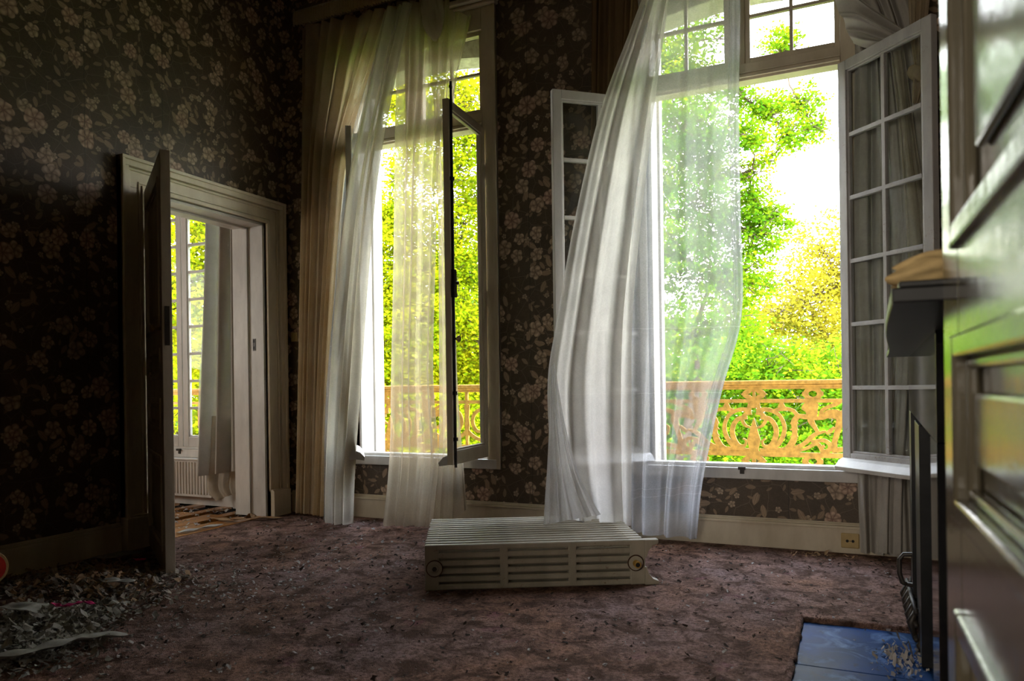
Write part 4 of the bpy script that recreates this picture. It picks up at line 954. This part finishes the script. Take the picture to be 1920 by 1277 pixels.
# distant wood closing the horizon
rd = random.Random(9)
for i, (u, v, r_) in enumerate([(330, 640, 3.2), (560, 600, 3.6), (760, 640, 3.2), (930, 610, 3.4), (1290, 690, 2.6), (1430, 705, 2.4), (1560, 690, 2.6), (1720, 620, 3.4)]):
    c = PD(u, v, 25)
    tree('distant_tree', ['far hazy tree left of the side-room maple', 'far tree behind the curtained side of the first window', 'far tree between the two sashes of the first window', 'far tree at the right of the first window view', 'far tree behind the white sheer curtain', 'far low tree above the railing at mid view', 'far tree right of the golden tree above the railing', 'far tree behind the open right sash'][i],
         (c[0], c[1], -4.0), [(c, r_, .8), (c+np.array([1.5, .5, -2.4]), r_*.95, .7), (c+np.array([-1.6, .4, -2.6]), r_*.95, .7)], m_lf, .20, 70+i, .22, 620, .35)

# ------------------------------------------------------------------ litter on the carpet
def flakes(name, mat, gen, n, size, label, seed, z0=.002, up=.3, cat='debris'):
    r = np.random.default_rng(seed); P = gen(r, n); n = len(P)
    a = r.random(n)*2*PI; tl = r.normal(size=(n, 2))*up; s = size*(.4+1.1*r.random(n)**2)
    ca, sa = np.cos(a), np.sin(a); V = np.zeros((n, 9, 3)); k = 0
    for j in (-1, 0, 1):
        for i in (-1, 0, 1):
            x = (i+r.normal(size=n)*.22)*s*.5; y = (j+r.normal(size=n)*.22)*s*.36; z = x*tl[:, 0]+y*tl[:, 1]+np.abs(r.normal(size=n))*s*.16
            V[:, k, 0] = P[:, 0]+ca*x-sa*y; V[:, k, 1] = P[:, 1]+sa*x+ca*y; V[:, k, 2] = z; k += 1
    V[:, :, 2] -= V[:, :, 2].min(axis=1)[:, None]; V[:, :, 2] += (P[:, 2]+z0)[:, None]
    b0 = (np.arange(n)*9)[:, None]; F = np.concatenate([b0+np.array([q]) for q in ((0, 1, 4, 3), (1, 2, 5, 4), (3, 4, 7, 6), (4, 5, 8, 7))])
    return raw(name, V.reshape(-1, 3), F, mat, None, label=label, cat=cat, kind='stuff')
def on_floor(r, n, x0, x1, y0, y1): return np.stack([r.uniform(x0, x1, n), r.uniform(y0, y1, n), np.zeros(n)], -1)
def keep(P):
    m = ~((P[:, 0] > 3.74) & (P[:, 1] < -1.28)); m &= (P[:, 0] > .1) & (P[:, 1] < -.1)
    q = TR.inverted(); lx = (P[:, 0]-p0[0])*math.cos(aR)+(P[:, 1]-p0[1])*math.sin(aR); ly = -(P[:, 0]-p0[0])*math.sin(aR)+(P[:, 1]-p0[1])*math.cos(aR)
    m &= ~((lx > -.03) & (lx < LR+.08) & (ly > -.03) & (ly < DR+.03)); return P[m]
m_chip = plain('white_paint_chips', (.36, .33, .30), .8, .2, 0, .3)
m_darkcrumb = plain('dark_crumbs', (.045, .032, .025), .9, .1, 0, .5)
flakes('paint_flakes', m_chip, lambda r, n: keep(np.stack([r.uniform(.2, 4.2, n), -.2-r.random(n)**1.1*3.4, np.zeros(n)], -1)), 1600, .010, 'tiny pale paint flakes strewn over the whole carpet', 80)
flakes('paint_flakes', m_chip, lambda r, n: keep(np.stack([.7+np.abs(r.normal(size=n))*.75, -2.0+r.normal(size=n)*.75, np.zeros(n)], -1)), 1500, .014, 'denser pale flakes scattered in front of the open panelled door', 81)
flakes('crumbs', m_darkcrumb, lambda r, n: keep(np.stack([r.uniform(.2, 4.2, n), -.15-r.random(n)**1.1*3.4, np.zeros(n)], -1)), 3000, .014, 'dark crumbs and grit scattered over the carpet', 82)
def heap(c, sx, sy, h):
    def g(r, n):
        x = r.normal(size=n)*.5; y = r.normal(size=n)*.5; z = np.maximum(0, h*np.exp(-(x*x+y*y))*r.random(n)); P = np.stack([c[0]+x*sx, c[1]+y*sy, z], -1); return P[(P[:, 0] > .06)]
    return g
h1 = PZ(70, 1180, 0); h2 = PZ(170, 1095, 0); h3 = PZ(60, 1225, 0)
flakes('shredded_debris', m_paper, heap(h1, .27, .30, .05), 3600, .021, 'heap of grey-white shredded paper at the lower left', 84, up=.45)
flakes('shredded_debris', m_paper, heap(h3, .24, .2, .04), 1500, .02, 'loose pale shreds in front of the grey heap, lowest left', 88, up=.45)
flakes('leaf_litter', m_paper2, heap(h2, .42, .3, .045), 1100, .026, 'brown leaf and wallpaper litter between skirting and heap', 85, up=.4)
flakes('leaf_litter', m_dirt, heap(h2, .52, .34, .04), 2200, .022, 'dark crumbled debris along the left skirting board', 86, up=.4)
flakes('leaf_litter', m_paper2, lambda r, n: np.stack([3.85+r.normal(size=n)*.16, -.09+-np.abs(r.normal(size=n))*.05, np.zeros(n)], -1), 90, .014, 'few dry leaves below the yellowed socket', 87, up=.4)
flakes('ash_fragments', m_chip, lambda r, n: np.stack([4.12+r.normal(size=n)*.045, -1.66+r.normal(size=n)*.10, np.full(n, -.003)], -1), 200, .011, 'pale plaster fragments on the hearth beside the fire basket', 89, up=.9)
flakes('plaster_dust', m_chip, lambda r, n: np.stack([r.uniform(-1.1, -.15, n), r.uniform(-.9, -.12, n), np.full(n, .001)], -1), 160, .022, 'plaster crumbs on the side-room parquet', 90, cat='debris')

def ribbon(name, mat, pts, w, label, cat, seed=0, curl=.0):
    """paper strip lying along points (x,y,z)"""
    r = random.Random(seed); P = [Vector(p) for p in pts]; q = []
    for i in range(len(P)-1):
        for k in range(8): q.append(P[i].lerp(P[i+1], k/8))
    q.append(P[-1]); n = len(q); V = []
    for i, p in enumerate(q):
        d = (q[min(i+1, n-1)]-q[max(i-1, 0)]); d.z = 0; d.normalize(); s = Vector((-d.y, d.x, 0)); ww = w*(1+.25*math.sin(i*.5+seed))+r.uniform(-.004, .004)
        for k in range(5):
            t = k/4-.5; V.append(p+s*t*ww+Vector((0, 0, abs(t)**1.5*curl+.003+.004*math.sin(i*.8+k))))
    F = [(i*5+k, i*5+k+1, (i+1)*5+k+1, (i+1)*5+k) for i in range(n-1) for k in range(4)]
    V = np.array([tuple(v) for v in V]); V[:, 2] = np.maximum(V[:, 2], .002)
    o = raw(name, V, np.array(F), mat, None, label=label, cat=cat, smooth=True); m = o.modifiers.new('solid', 'SOLIDIFY'); m.thickness = .0012; m.offset = 1
    return o
def Zp(u, v, z=0.0): return tuple(PZ(u, v, z))
ribbon('wallpaper_strip', m_paper, [Zp(-30, 1240, .045), Zp(60, 1226, .045), Zp(130, 1205, .05), Zp(185, 1195, .035), Zp(243, 1194, .008)], .06, 'long curled grey strip of torn paper at the lower left edge', 'paper strip', 2, .03)
ribbon('wallpaper_strip', m_paper, [Zp(175, 1047, .05), Zp(215, 1043, .06), Zp(262, 1034, .05)], .11, 'flat pale paper sheet by the skirting beside the open door', 'paper strip', 3, .01)
ribbon('wallpaper_strip', m_paper, [Zp(183, 1088, .05), Zp(215, 1092, .055), Zp(252, 1092, .05)], .055, 'small pale curved paper scrap on the brown litter', 'paper strip', 4, .02)
ribbon('wallpaper_strip', m_paper2, [Zp(396, 972, .01), Zp(430, 976, .012), Zp(464, 973, .01), Zp(470, 964, .05), Zp(478, 972, .02), Zp(530, 971, .005)], .05, 'tan paper strip buckled across the side-room threshold', 'paper strip', 5, .01)
ribbon('wallpaper_strip', m_chip, [Zp(332, 1000, .005), Zp(370, 992, .008), Zp(414, 984, .006)], .05, 'white paper strip lying on the parquet behind the open door', 'paper strip', 6, .008)
ribbon('ribbon', m_pink, [Zp(98, 1133, .065), Zp(115, 1139, .065), Zp(140, 1134, .065), Zp(155, 1130, .065), Zp(180, 1134, .05)], .018, 'magenta ribbon lying across the grey shreds', 'ribbon', 7, .01)
ribbon('ribbon', m_pink, [Zp(250, 1049, .06), Zp(262, 1052, .06), Zp(272, 1049, .06)], .02, 'short magenta scrap at the foot of the open door', 'ribbon', 8, .01)
ribbon('paper_sheet', m_paper, [Zp(0, 1140, .06), Zp(50, 1142, .07), Zp(105, 1152, .04)], .10, 'crumpled bluish-white sheet on top of the grey heap', 'paper strip', 9, .03)
# round red lid at the left edge
lc = PD(-22, 1066, 3.35)
ld = thing('round_lid', (lc[0], lc[1], 0), 'round red lid with a cream rim standing at the left edge of the picture', 'lid')
dl = (CAM-lc); dl[2] = 0; dl /= np.linalg.norm(dl); sd = np.array([-dl[1], dl[0], 0])
def disc(r_, o1, o2, n=40):
    m = MB(); vs = []
    for o_ in (o1, o2):
        for k in range(n):
            a = 2*PI*k/n; p = lc+sd*math.cos(a)*r_+np.array([0, 0, 1])*math.sin(a)*r_*1.0+dl*o_; vs.append(tuple(p))
    return m.add(vs, [tuple(range(n)), tuple(range(n, 2*n))]+[(k, (k+1) % n, (k+1) % n+n, k+n) for k in range(n)])
RL = min(.078, lc[2]) if lc[2] > .02 else .07
disc(RL, -.01, .004).build('rim', m_beigepl, ld, bevel=.002); disc(RL*.86, .003, .006).build('red_face', m_red, ld)
